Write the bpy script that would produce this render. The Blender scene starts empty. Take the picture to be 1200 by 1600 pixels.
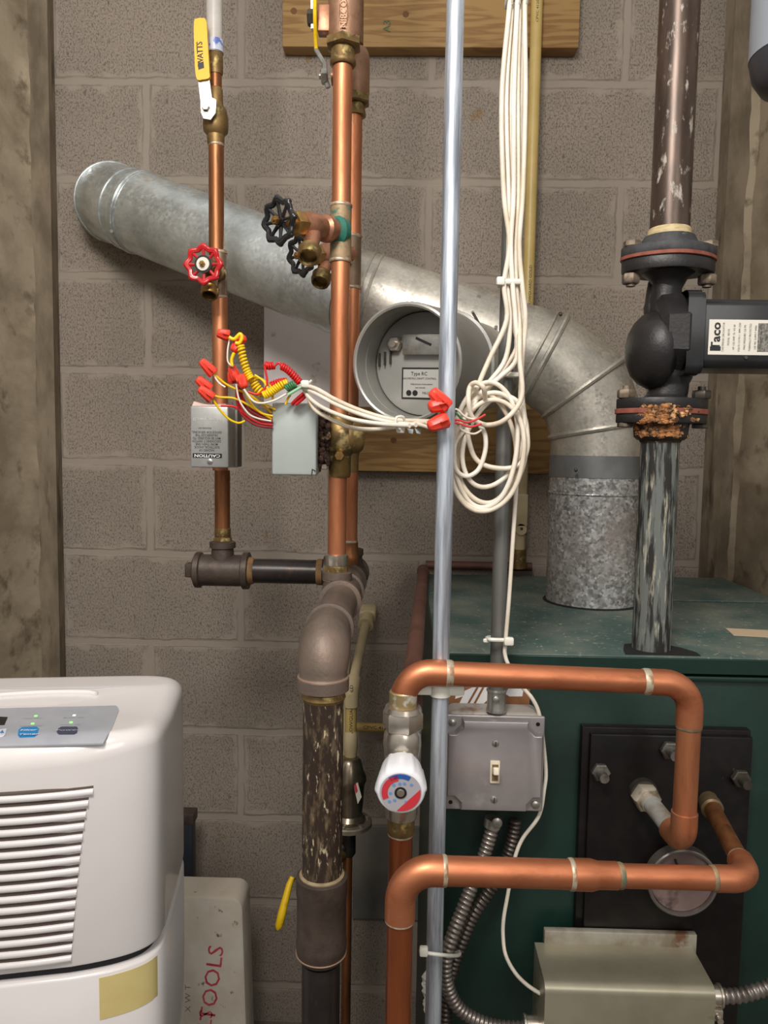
import bpy, bmesh, math, random
from mathutils import Vector, Matrix
random.seed(7)
V = Vector
PI = math.pi
SC = bpy.context.scene
COL = SC.collection
CZ = 1.35                       # eye height above the floor

# ------------------------------------------------------------------ camera
F_PX, PITCH, ROLL, YAW = 1200.0, .0825, -.0155, .0205

def ray(px, py):
    X, Y = (px - 600) / F_PX, (800 - py) / F_PX
    c, s = math.cos(ROLL), math.sin(ROLL); x, u = X*c + Y*s, -X*s + Y*c
    c, s = math.cos(PITCH), math.sin(PITCH); y, z = c + u*s, -s + u*c
    c, s = math.cos(YAW), math.sin(YAW); x, y = x*c - y*s, x*s + y*c
    return V((x, y, z))

def P(px, py, Y):
    """world point at distance Y from the camera, measured square to the block wall"""
    r = ray(px, py); t = Y / r.y
    return V((r.x*t, Y, r.z*t + CZ))

cam = bpy.data.cameras.new('camera')
cam.sensor_fit = 'VERTICAL'; cam.sensor_height = 32.0; cam.lens = F_PX / 1600 * 32.0
cam.clip_start = .01
co = bpy.data.objects.new('camera', cam); COL.objects.link(co)
fw = ray(600, 800).normalized(); up = (ray(600, 0) - ray(600, 800)).normalized(); rt = fw.cross(up)
mw = Matrix((rt, up, -fw)).transposed().to_4x4(); mw.translation = V((0, 0, CZ)); co.matrix_world = mw
SC.camera = co

# ------------------------------------------------------------------ light
SC.view_settings.view_transform = 'Standard'; SC.view_settings.look = 'None'
SC.view_settings.gamma = 1; SC.view_settings.use_curve_mapping = False
SC.view_settings.exposure = 0.22
w = bpy.data.worlds.new('world'); SC.world = w; w.use_nodes = True
nt = w.node_tree; bgn = nt.nodes['Background']
tc = nt.nodes.new('ShaderNodeTexCoord'); sp = nt.nodes.new('ShaderNodeSeparateXYZ'); rp = nt.nodes.new('ShaderNodeValToRGB')
mr = nt.nodes.new('ShaderNodeMapRange'); mr.inputs[1].default_value = -1; mr.inputs[2].default_value = 1
nt.links.new(tc.outputs['Generated'], sp.inputs[0]); nt.links.new(sp.outputs[2], mr.inputs[0]); nt.links.new(mr.outputs[0], rp.inputs[0])
rp.color_ramp.elements[0].color = (.045, .042, .038, 1); rp.color_ramp.elements[0].position = .25
rp.color_ramp.elements[1].color = (.60, .58, .55, 1); rp.color_ramp.elements[1].position = .85
nt.links.new(rp.outputs[0], bgn.inputs[0]); bgn.inputs[1].default_value = 1.0

def lamp(name, loc, target, size, power, color, shape='SQUARE', sy=None):
    l = bpy.data.lights.new(name, 'AREA'); l.shape = shape; l.size = size
    if sy: l.shape = 'RECTANGLE'; l.size_y = sy
    l.energy = power; l.color = color
    o = bpy.data.objects.new(name, l); COL.objects.link(o); o.location = loc
    o.rotation_euler = (V(target) - V(loc)).to_track_quat('-Z', 'Y').to_euler()
    return o
lamp('ceiling_lamp', (-.25, -.15, CZ + 1.0), (0.05, 1.5, CZ - .1), .42, 20, (1, .955, .90))
lamp('far_ceiling_lamp', (.9, -1.6, CZ + .95), (0, 1.5, CZ - .2), .9, 12, (1, .97, .93))

# ------------------------------------------------------------------ materials
def lin(c):
    return tuple(((x/255)/12.92 if x/255 <= .04045 else ((x/255 + .055)/1.055)**2.4) for x in c) + (1,)
MATS = {}
def mat(name, c1, c2=None, scale=30, lo=.4, hi=.65, rough=.5, rough2=None, metal=0, bump=0, bscale=None, stretch=(1, 1, 1),
        c3=None, s3=12, lo3=.58, hi3=.66, st3=(1, 1, 1), spec=.5, emit=0, trans=0, coat=0, spangle=None, metal3=None, rough3=None):
    if name in MATS: return MATS[name]
    m = bpy.data.materials.new(name); m.use_nodes = True; MATS[name] = m
    n = m.node_tree.nodes; L = m.node_tree.links; b = n['Principled BSDF']
    b.inputs['Roughness'].default_value = rough; b.inputs['Metallic'].default_value = metal
    b.inputs['Specular IOR Level'].default_value = spec
    if coat: b.inputs['Coat Weight'].default_value = coat; b.inputs['Coat Roughness'].default_value = .08
    if trans: b.inputs['Transmission Weight'].default_value = trans
    b.inputs['Base Color'].default_value = lin(c1)
    if emit: b.inputs['Emission Color'].default_value = lin(c1); b.inputs['Emission Strength'].default_value = emit
    if not (c2 or bump or c3 or spangle): return m
    t = n.new('ShaderNodeTexCoord')
    def noise(scale, st, det=6):
        mp = n.new('ShaderNodeMapping'); mp.inputs['Scale'].default_value = st; L.new(t.outputs['Object'], mp.inputs[0])
        q = n.new('ShaderNodeTexNoise'); q.inputs['Scale'].default_value = scale; q.inputs['Detail'].default_value = det
        q.inputs['Roughness'].default_value = .62
        L.new(mp.outputs[0], q.inputs['Vector']); return q.outputs[0]
    def rng(src, lo, hi, a=0., b_=1.):
        q = n.new('ShaderNodeMapRange'); q.inputs[1].default_value = lo; q.inputs[2].default_value = hi
        q.inputs[3].default_value = a; q.inputs[4].default_value = b_; L.new(src, q.inputs[0]); return q.outputs[0]
    def mix(fac, a, c):
        q = n.new('ShaderNodeMix'); q.data_type = 'RGBA'; L.new(fac, q.inputs[0])
        if hasattr(a, 'links'): L.new(a, q.inputs[6])
        else: q.inputs[6].default_value = a
        q.inputs[7].default_value = c; return q.outputs[2]
    def mixf(fac, a, c):
        q = n.new('ShaderNodeMix'); L.new(fac, q.inputs[0])
        if hasattr(a, 'links'): L.new(a, q.inputs[2])
        else: q.inputs[2].default_value = a
        q.inputs[3].default_value = c; return q.outputs[0]
    col = lin(c1); ro = rough; me = metal
    if c2:
        f = rng(noise(scale, stretch), lo, hi); col = mix(f, col, lin(c2))
        if rough2 is not None: ro = mixf(f, ro, rough2)
    if spangle:
        v = n.new('ShaderNodeTexVoronoi'); v.inputs['Scale'].default_value = spangle[0]; L.new(t.outputs['Object'], v.inputs['Vector'])
        s = n.new('ShaderNodeSeparateColor'); L.new(v.outputs['Color'], s.inputs[0])
        q = n.new('ShaderNodeMix'); q.data_type = 'RGBA'; q.blend_type = 'MULTIPLY'
        q.inputs[0].default_value = 1
        if hasattr(col, 'links'): L.new(col, q.inputs[6])
        else: q.inputs[6].default_value = col
        g = rng(s.outputs[0], 0, 1, 1 - spangle[1], 1 + spangle[1]); L.new(g, q.inputs[7]); col = q.outputs[2]
        ro = rng(s.outputs[1], 0, 1, rough - spangle[2], rough + spangle[2])
    if c3:
        f3 = rng(noise(s3, st3), lo3, hi3); col = mix(f3, col, lin(c3))
        if metal3 is not None: me = mixf(f3, me, metal3)
        if rough3 is not None: ro = mixf(f3, ro, rough3)
    if hasattr(col, 'links'): L.new(col, b.inputs['Base Color'])
    if hasattr(ro, 'links'): L.new(ro, b.inputs['Roughness'])
    if hasattr(me, 'links'): L.new(me, b.inputs['Metallic'])
    if bump:
        bn = n.new('ShaderNodeBump'); bn.inputs['Strength'].default_value = bump; bn.inputs['Distance'].default_value = .002
        L.new(noise(bscale or scale*2, stretch), bn.inputs['Height']); L.new(bn.outputs[0], b.inputs['Normal'])
    return m

copper = mat('copper', (208, 140, 100), (170, 104, 70), 40, .38, .7, rough=.44, rough2=.54, metal=.8, stretch=(1, 1, .2), bump=.05, bscale=90,
             c3=(138, 92, 62), s3=60, lo3=.6, hi3=.74, st3=(1, 1, .16))
copper_h = mat('copper_horizontal', (206, 132, 94), (172, 102, 68), 34, .38, .7, rough=.42, rough2=.52, metal=.8, stretch=(.3, 1, 1), bump=.05, bscale=90,
             c3=(148, 92, 62), s3=44, lo3=.6, hi3=.75, st3=(.3, 1, 1))
copper_old = mat('aged_copper', (170, 110, 70), (122, 80, 50), 50, .35, .65, rough=.42, metal=.75, stretch=(1, 1, .15), c3=(74, 62, 48), s3=60, lo3=.6, hi3=.66, st3=(1.5, 1.5, .12))
copper_brown = mat('brown_copper', (176, 100, 62), (134, 74, 46), 40, .38, .7, rough=.34, rough2=.45, metal=.8, stretch=(1, 1, .12), c3=(104, 58, 36), s3=50, lo3=.56, hi3=.7, st3=(1, 1, .1))  # streaky brown copper; the weaker lamplight low down is put into this colour too
copper_dull = mat('dull_copper', (120, 84, 74), (96, 66, 54), 16, .35, .65, rough=.6, metal=.45, bump=.2)
solder = mat('solder', (200, 188, 166), (166, 128, 96), 90, .42, .6, rough=.45, metal=.5)
verdigris = mat('verdigris_copper', (168, 142, 108), (112, 100, 78), 34, .4, .62, rough=.6, metal=.35, c3=(70, 124, 108), s3=70, lo3=.54, hi3=.62, bump=.3)
brass = mat('brass', (186, 150, 92), (132, 100, 56), 40, .4, .7, rough=.38, metal=.85, bump=.1)
brass_old = mat('tarnished_brass', (148, 120, 76), (92, 74, 46), 34, .4, .66, rough=.5, metal=.65, c3=(196, 176, 112), s3=30, lo3=.58, hi3=.68, bump=.25)
bronze = mat('bronze', (166, 128, 102), (140, 104, 80), 50, .4, .7, rough=.5, metal=.55, bump=.25, bscale=160)
bronze_pink = mat('pink_bronze', (176, 124, 98), (130, 92, 68), 50, .4, .7, rough=.42, metal=.65, bump=.15)
iron = mat('malleable_iron', (112, 98, 88), (92, 80, 72), 40, .4, .7, rough=.5, metal=.35, bump=.35, bscale=140, c3=(132, 112, 98), s3=10, lo3=.5, hi3=.7)
iron_dk = mat('dark_malleable_iron', (82, 70, 62), (62, 52, 46), 40, .4, .7, rough=.48, metal=.35, bump=.3, bscale=140)
blackpipe = mat('black_steel_pipe', (58, 52, 50), (40, 36, 34), 18, .4, .7, rough=.33, metal=.5, c3=(96, 70, 52), s3=16, lo3=.6, hi3=.75)
scalepipe = mat('scaled_black_pipe', (62, 50, 42), (132, 112, 88), 150, .5, .7, rough=.42, metal=.4, stretch=(1, 1, .28), c3=(190, 174, 142), s3=190, lo3=.59, hi3=.66, st3=(1, 1, .3), metal3=0, rough3=.8, bump=.15)
paintpipe = mat('spattered_steel_pipe', (92, 76, 66), (62, 52, 46), 70, .4, .7, rough=.36, metal=.5, stretch=(1, 1, .2), c3=(176, 166, 154), s3=85, lo3=.58, hi3=.66, st3=(1, 1, .4), metal3=0, rough3=.6)
limepipe = mat('lime_streaked_pipe', (104, 108, 104), (34, 32, 30), 80, .47, .56, rough=.7, metal=.0, stretch=(1.2, 1.2, .13), c3=(164, 160, 142), s3=150, lo3=.56, hi3=.66, st3=(1, 1, .12), bump=.3)
galv = mat('galvanised_sheet', (214, 220, 220), (186, 192, 192), 14, .4, .62, rough=.38, rough2=.46, metal=.8, spangle=(170, .06, .1), c3=(156, 134, 104), s3=20, lo3=.66, hi3=.70, metal3=.2, rough3=.7)
galv_dull = mat('dull_galvanised_sheet', (204, 198, 186), (172, 168, 158), 14, .4, .65, rough=.46, metal=.75, spangle=(260, .08, .1), c3=(150, 124, 92), s3=16, lo3=.66, hi3=.74)
galv_dk = mat('grey_sheet', (128, 130, 130), (112, 114, 114), 20, .4, .65, rough=.5, metal=.6)
galv_sp = mat('spangled_galvanised', (178, 178, 176), (140, 138, 136), 60, .4, .65, rough=.42, metal=.5, spangle=(230, .5, .25), c3=(150, 140, 132), s3=6, lo3=.5, hi3=.7)
emt = mat('zinc_conduit', (204, 212, 222), (140, 146, 156), 100, .42, .6, rough=.46, metal=.6, stretch=(1, 1, .06), c3=(160, 152, 154), s3=30, lo3=.55, hi3=.7, st3=(2, 2, .1))
emt_b = mat('dusty_zinc_conduit', (136, 136, 132), (112, 112, 108), 14, .4, .6, rough=.45, metal=.65, stretch=(1, 1, .1))
steel = mat('steel', (190, 188, 182), (150, 146, 138), 50, .4, .7, rough=.34, metal=.85)
steel_dk = mat('dark_steel', (92, 86, 78), (70, 64, 56), 50, .4, .7, rough=.45, metal=.7)
bxsteel = mat('flexible_conduit_steel', (150, 142, 136), (118, 110, 102), 40, .4, .7, rough=.35, metal=.8)
bxdark = mat('dark_flexible_conduit_steel', (96, 88, 82), (72, 66, 60), 40, .4, .7, rough=.38, metal=.8)
nickel = mat('nickel_plate', (200, 192, 180), (176, 164, 148), 60, .4, .7, rough=.26, metal=.85)
ptape = mat('yellow_thread_seal', (206, 186, 142), (168, 144, 104), 60, .4, .7, rough=.6, stretch=(1, 1, 4))
compound = mat('pipe_compound', (150, 132, 102), (122, 100, 76), 80, .4, .7, rough=.7)
tapew = mat('white_thread_tape', (212, 204, 190), (150, 132, 100), 70, .45, .7, rough=.7)
cast = mat('black_cast_iron', (44, 42, 42), (34, 32, 32), 40, .4, .7, rough=.42, metal=.2, bump=.25, bscale=220, c3=(98, 84, 74), s3=9, lo3=.66, hi3=.76, rough3=.8)
castdust = mat('dusty_cast_iron', (70, 70, 72), (46, 45, 46), 40, .4, .65, rough=.62, metal=.15, bump=.3, bscale=200, c3=(128, 124, 120), s3=40, lo3=.6, hi3=.7)
motorblk = mat('black_motor_paint', (30, 30, 32), (38, 38, 40), 40, rough=.28, metal=.1, c3=(70, 70, 72), s3=60, lo3=.7, hi3=.72)
gasket = mat('red_gasket', (150, 84, 66), (120, 66, 52), 60, rough=.7)
rust = mat('orange_corrosion', (176, 120, 72), (70, 46, 30), 55, .42, .56, rough=.85, bump=1, bscale=70, c3=(222, 172, 118), s3=60, lo3=.55, hi3=.62)
rust_dk = mat('brown_corrosion', (74, 50, 36), (48, 32, 24), 70, .42, .56, rough=.9, bump=1, bscale=120, c3=(150, 124, 90), s3=70, lo3=.56, hi3=.62)
dirtybolt = mat('grimy_bolt', (140, 124, 106), (82, 72, 62), 60, .4, .6, rough=.55, metal=.4)
green = mat('green_enamel', (15, 46, 38), (12, 38, 31), 8, rough=.42, c3=(36, 60, 52), s3=7, lo3=.55, hi3=.85, bump=.06, bscale=240)
greentop = mat('dusty_green_enamel', (62, 84, 80), (104, 110, 100), 9, .4, .66, rough=.6, c3=(160, 154, 132), s3=110, lo3=.6, hi3=.7, bump=.1, bscale=240)
blkplate = mat('black_enamel_plate', (18, 15, 15), (30, 25, 24), 30, .45, .7, rough=.36, spec=.3, c3=(84, 76, 70), s3=34, lo3=.68, hi3=.76, st3=(1, 1, .5), bump=.08)
hole = mat('dark_opening', (12, 11, 10), rough=.9)
boxgrey = mat('grey_steel_box', (178, 172, 172), (162, 156, 156), 12, .4, .7, rough=.36, metal=.5, c3=(200, 194, 190), s3=9, lo3=.6, hi3=.7, rough3=.6)
boxrust = mat('grimy_grey_steel', (176, 168, 160), (140, 114, 96), 26, .5, .62, rough=.6, metal=.4)
zonegrey = mat('grey_green_enamel', (178, 186, 182), (170, 178, 174), 12, rough=.42, metal=.15, c3=(120, 120, 110), s3=32, lo3=.72, hi3=.75)
zonesilver = mat('silver_cover', (182, 182, 178), (166, 166, 162), 30, rough=.36, metal=.5)
zoneside = mat('dull_cover_side', (110, 106, 98), (90, 86, 78), 30, rough=.5, metal=.4)
tan = mat('tan_metal', (160, 154, 134), (140, 134, 112), 8, .4, .7, rough=.36, metal=.45, c3=(120, 112, 92), s3=12, lo3=.66, hi3=.74)
tanlip = mat('grimy_tan_metal', (186, 180, 166), (150, 138, 120), 24, .4, .66, rough=.45, metal=.5, c3=(128, 92, 70), s3=20, lo3=.6, hi3=.68)
wirewhite = mat('white_cable', (236, 229, 216), (222, 210, 192), 30, rough=.4)
wirecream = mat('cream_cable', (230, 219, 202), (212, 196, 172), 30, rough=.4)
wyel = mat('yellow_wire', (240, 200, 20), rough=.35); wred = mat('red_wire', (206, 24, 30), rough=.35)
wdred = mat('dark_red_wire', (150, 20, 34), rough=.38); wgreen = mat('green_wire', (60, 120, 76), rough=.4)
nutred = mat('orange_red_wire_nut', (240, 74, 52), (226, 60, 44), 40, rough=.4)
tie = mat('nylon_tie', (228, 226, 214), rough=.4, spec=.6)
pex = mat('milky_tube', (206, 202, 196), (190, 184, 176), 20, rough=.3, trans=.15)
yelpl = mat('yellow_plastic', (250, 184, 20), rough=.35); yelpl2 = mat('yellow_dip', (232, 190, 20), (190, 150, 20), 60, .55, .7, rough=.4)
redpaint = mat('red_enamel', (198, 32, 38), (160, 24, 30), 40, .5, .7, rough=.35, coat=.3)
blackpaint = mat('black_enamel', (28, 28, 30), rough=.25, coat=.3)
whitepl = mat('white_plastic', (232, 232, 236), rough=.35); ivory = mat('ivory_plastic', (226, 216, 192), rough=.35)
applw = mat('appliance_white', (226, 221, 220), (221, 215, 213), 3, rough=.24, coat=.35)
applside = mat('appliance_side', (178, 178, 178), (170, 170, 170), 6, rough=.22, coat=.4)
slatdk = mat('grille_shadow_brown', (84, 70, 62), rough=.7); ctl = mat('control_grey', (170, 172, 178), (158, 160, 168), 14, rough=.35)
seamdk = mat('black_seam', (20, 20, 24), rough=.6)
blue = mat('blue_ink', (36, 128, 190), rough=.4); navy = mat('slate_ink', (66, 70, 88), rough=.4); inkgrey = mat('grey_ink', (120, 124, 130), rough=.5)
ink = mat('black_ink', (26, 24, 24), rough=.5); inkw = mat('white_ink', (235, 235, 235), rough=.5); inkred = mat('red_marker', (216, 60, 78), (232, 110, 120), 40, rough=.6)
inkgrn = mat('green_ink', (84, 108, 74), rough=.8)
ledg = mat('green_led', (120, 255, 90), emit=1.6); ledw = mat('white_led', (225, 255, 235), emit=1.0)
maskt = mat('masking_tape', (214, 196, 134), (206, 186, 122), 20, rough=.6)
paper = mat('label_paper', (226, 220, 208), rough=.6); card = mat('pale_card', (236, 228, 226), (224, 214, 212), 6, .4, .7, rough=.45, c3=(190, 176, 160), s3=24, lo3=.66, hi3=.72)
cpvc = mat('yellow_cpvc', (206, 180, 112), (192, 164, 98), 12, rough=.4); cpvc_p = mat('cream_cpvc', (200, 184, 148), (182, 164, 126), 16, rough=.45)
toolcream = mat('stained_cream_plastic', (240, 232, 218), (222, 208, 188), 12, .4, .7, rough=.5, c3=(124, 96, 66), s3=34, lo3=.63, hi3=.70)
postblk = mat('blue_black_steel', (34, 44, 56), (50, 50, 54), 20, rough=.4, metal=.2)
greypvc = mat('grey_canister', (146, 152, 160), rough=.35); greypvc_d = mat('dark_canister_end', (58, 58, 64), (70, 62, 62), 12, rough=.45)
browncard = mat('brown_badge', (142, 96, 60), (130, 84, 50), 14, rough=.6); gface = mat('dim_dial', (112, 92, 90), (132, 112, 106), 12, .4, .7, rough=.2, c3=(86, 70, 68), s3=14)
crate = mat('crate_wood', (140, 108, 72), (110, 84, 54), 8, rough=.7, stretch=(.2, 1, 1))

def wood(name):
    m = bpy.data.materials.new(name); m.use_nodes = True; n = m.node_tree.nodes; L = m.node_tree.links; b = n['Principled BSDF']
    t = n.new('ShaderNodeTexCoord'); mp = n.new('ShaderNodeMapping'); mp.inputs['Scale'].default_value = (.5, 1, 6); L.new(t.outputs['Object'], mp.inputs[0])
    nz = n.new('ShaderNodeTexNoise'); nz.inputs['Scale'].default_value = 7; nz.inputs['Detail'].default_value = 3; L.new(mp.outputs[0], nz.inputs['Vector'])
    mm = n.new('ShaderNodeMath'); mm.operation = 'MULTIPLY'; mm.inputs[1].default_value = 34; L.new(nz.outputs[0], mm.inputs[0])
    sn = n.new('ShaderNodeMath'); sn.operation = 'SINE'; L.new(mm.outputs[0], sn.inputs[0])
    r = n.new('ShaderNodeValToRGB'); r.color_ramp.elements[0].color = lin((158, 124, 74)); r.color_ramp.elements[1].color = lin((134, 98, 54))
    r.color_ramp.elements[0].position = .3; r.color_ramp.elements[1].position = 1
    q = n.new('ShaderNodeMapRange'); q.inputs[1].default_value = -1; q.inputs[2].default_value = 1; L.new(sn.outputs[0], q.inputs[0]); L.new(q.outputs[0], r.inputs[0])
    L.new(r.outputs[0], b.inputs['Base Color']); b.inputs['Roughness'].default_value = .7
    return m
woodm = wood('treated_pine')

def block_mat():
    m = bpy.data.materials.new('concrete_block'); m.use_nodes = True; n = m.node_tree.nodes; L = m.node_tree.links; b = n['Principled BSDF']
    t = n.new('ShaderNodeTexCoord')
    def math_(op, a, b_=None, clamp=False):
        q = n.new('ShaderNodeMath'); q.operation = op; q.use_clamp = clamp
        for i, v in enumerate((a, b_)):
            if v is None: continue
            if hasattr(v, 'links'): L.new(v, q.inputs[i])
            else: q.inputs[i].default_value = v
        return q.outputs[0]
    def noise(scale, st=(1, 1, 1), det=5, ro=.6):
        mp = n.new('ShaderNodeMapping'); mp.inputs['Scale'].default_value = st; L.new(t.outputs['Object'], mp.inputs[0])
        q = n.new('ShaderNodeTexNoise'); q.inputs['Scale'].default_value = scale; q.inputs['Detail'].default_value = det; q.inputs['Roughness'].default_value = ro
        L.new(mp.outputs[0], q.inputs['Vector']); return q
    def rng(src, lo, hi, a=0., c=1.):
        q = n.new('ShaderNodeMapRange'); q.interpolation_type = 'SMOOTHSTEP'; q.inputs[1].default_value = lo; q.inputs[2].default_value = hi
        q.inputs[3].default_value = a; q.inputs[4].default_value = c; L.new(src, q.inputs[0]); return q.outputs[0]
    def mix(f, a, c):
        q = n.new('ShaderNodeMix'); q.data_type = 'RGBA'; L.new(f, q.inputs[0])
        for i, v in ((6, a), (7, c)):
            if hasattr(v, 'links'): L.new(v, q.inputs[i])
            else: q.inputs[i].default_value = v
        return q.outputs[2]
    s = n.new('ShaderNodeSeparateXYZ'); L.new(t.outputs['Object'], s.inputs[0])
    wob = math_('MULTIPLY', math_('SUBTRACT', noise(9).outputs[0], .5), .012)
    wob2 = math_('MULTIPLY', math_('SUBTRACT', noise(46, det=3).outputs[0], .5), .006)
    zz = math_('ADD', s.outputs[2], wob); xx = math_('ADD', s.outputs[0], math_('ADD', wob, wob2)); zz = math_('ADD', zz, wob2)
    H = .2032
    zr = math_('DIVIDE', zz, H); row = math_('FLOOR', zr)
    dz = math_('MULTIPLY', math_('ABSOLUTE', math_('SUBTRACT', zr, math_('ROUND', zr))), H)      # distance to a bed joint
    par = math_('MODULO', math_('ABSOLUTE', row), 2)                                             # courses alternate
    xo = math_('DIVIDE', math_('ADD', xx, math_('MULTIPLY', par, H)), 2*H)
    dx = math_('MULTIPLY', math_('ABSOLUTE', math_('SUBTRACT', xo, math_('ROUND', xo))), 2*H)
    d = math_('MINIMUM', dz, dx)
    mort = rng(d, .0055, .0085, 1, 0)
    edge = math_('MULTIPLY', rng(d, .0055, .009, 0, 1), rng(d, .009, .0115, 1, 0))
    smear_w = math_('MULTIPLY', math_('SUBTRACT', noise(13, det=5, ro=.7).outputs[0], .34), .085)
    smear = rng(math_('SUBTRACT', d, smear_w), -.006, .006, 1, 0)
    pores = rng(noise(320, (1, 1, .6), 5, .8).outputs[0], .50, .64)
    pores2 = rng(noise(130, (1, 1, .5), 3, .65).outputs[0], .58, .7)
    pw = math_('MULTIPLY', math_('MAXIMUM', pores, pores2), math_('SUBTRACT', 1, math_('MAXIMUM', math_('MULTIPLY', smear, .9), mort), True))
    big = rng(noise(3, det=4).outputs[0], .35, .7)
    base = mix(big, lin((156, 144, 132)), lin((143, 133, 122)))
    base = mix(math_('MULTIPLY', smear, .5), base, lin((162, 151, 139)))
    base = mix(math_('MULTIPLY', pw, .85), base, lin((98, 89, 80)))
    base = mix(math_('MULTIPLY', mort, .65), base, lin((154, 144, 132)))
    base = mix(math_('MULTIPLY', edge, math_('MULTIPLY', rng(noise(12).outputs[0], .35, .6), .55)), base, lin((104, 95, 86)))
    st = rng(noise(11, (1, 1, .45), 3).outputs[0], .70, .74)
    base = mix(math_('MULTIPLY', st, .55), base, lin((134, 104, 62)))
    L.new(base, b.inputs['Base Color']); b.inputs['Roughness'].default_value = .92; b.inputs['Specular IOR Level'].default_value = .2
    h = math_('SUBTRACT', math_('MULTIPLY', math_('SUBTRACT', 1, mort), .55), math_('MULTIPLY', pw, .22))
    h = math_('SUBTRACT', h, math_('MULTIPLY', edge, math_('MULTIPLY', rng(noise(7).outputs[0], .42, .6), .45)))
    h = math_('ADD', h, math_('MULTIPLY', noise(220, det=2).outputs[0], .12))
    bn = n.new('ShaderNodeBump'); bn.inputs['Strength'].default_value = .7; bn.inputs['Distance'].default_value = .0035
    L.new(h, bn.inputs['Height']); L.new(bn.outputs[0], b.inputs['Normal'])
    return m
def concrete_mat():
    return mat('poured_concrete', (172, 158, 136), (140, 126, 106), 9, .4, .6, rough=.9, stretch=(1, .5, .8), bump=1, bscale=28,
               c3=(112, 99, 82), s3=24, lo3=.56, hi3=.68, st3=(1, .5, .6), spec=.2)
blockm = block_mat(); concm = concrete_mat()
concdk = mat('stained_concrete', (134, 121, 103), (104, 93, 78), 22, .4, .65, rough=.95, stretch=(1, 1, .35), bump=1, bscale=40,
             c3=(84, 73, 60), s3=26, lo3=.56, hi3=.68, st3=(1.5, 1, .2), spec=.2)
floorm = mat('floor_concrete', (120, 112, 102), (98, 92, 84), 6, rough=.8)

# ------------------------------------------------------------------ mesh builder
WL = {}                                     # world position of every object

def frame(ax):
    ax = V(ax).normalized(); h = V((0, 0, 1)) if abs(ax.z) < .9 else V((1, 0, 0))
    u = h.cross(ax).normalized(); return u, ax.cross(u), ax

def crom(pts, n=8, closed=False):
    pts = [V(p) for p in pts]; out = []; N = len(pts)
    for i in range(N if closed else N - 1):
        g = lambda k: pts[k % N] if closed else pts[max(0, min(N - 1, k))]
        a, b, c, d = g(i-1), g(i), g(i+1), g(i+2)
        for k in range(n):
            t = k / n
            out.append(.5*((2*b) + (c - a)*t + (2*a - 5*b + 4*c - d)*t*t + (3*b - a - 3*c + d)*t**3))
    if not closed: out.append(pts[-1])
    return out

def arc(corner, da, db, R, n=9):
    """quarter bend from corner+da*R to corner+db*R"""
    c = V(corner); da = V(da).normalized(); db = V(db).normalized(); out = []
    for i in range(n + 1):
        t = PI/2 * i / n
        out.append(c + da*R*(1 - math.sin(t)) + db*R*(1 - math.cos(t)))
    return out

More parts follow.
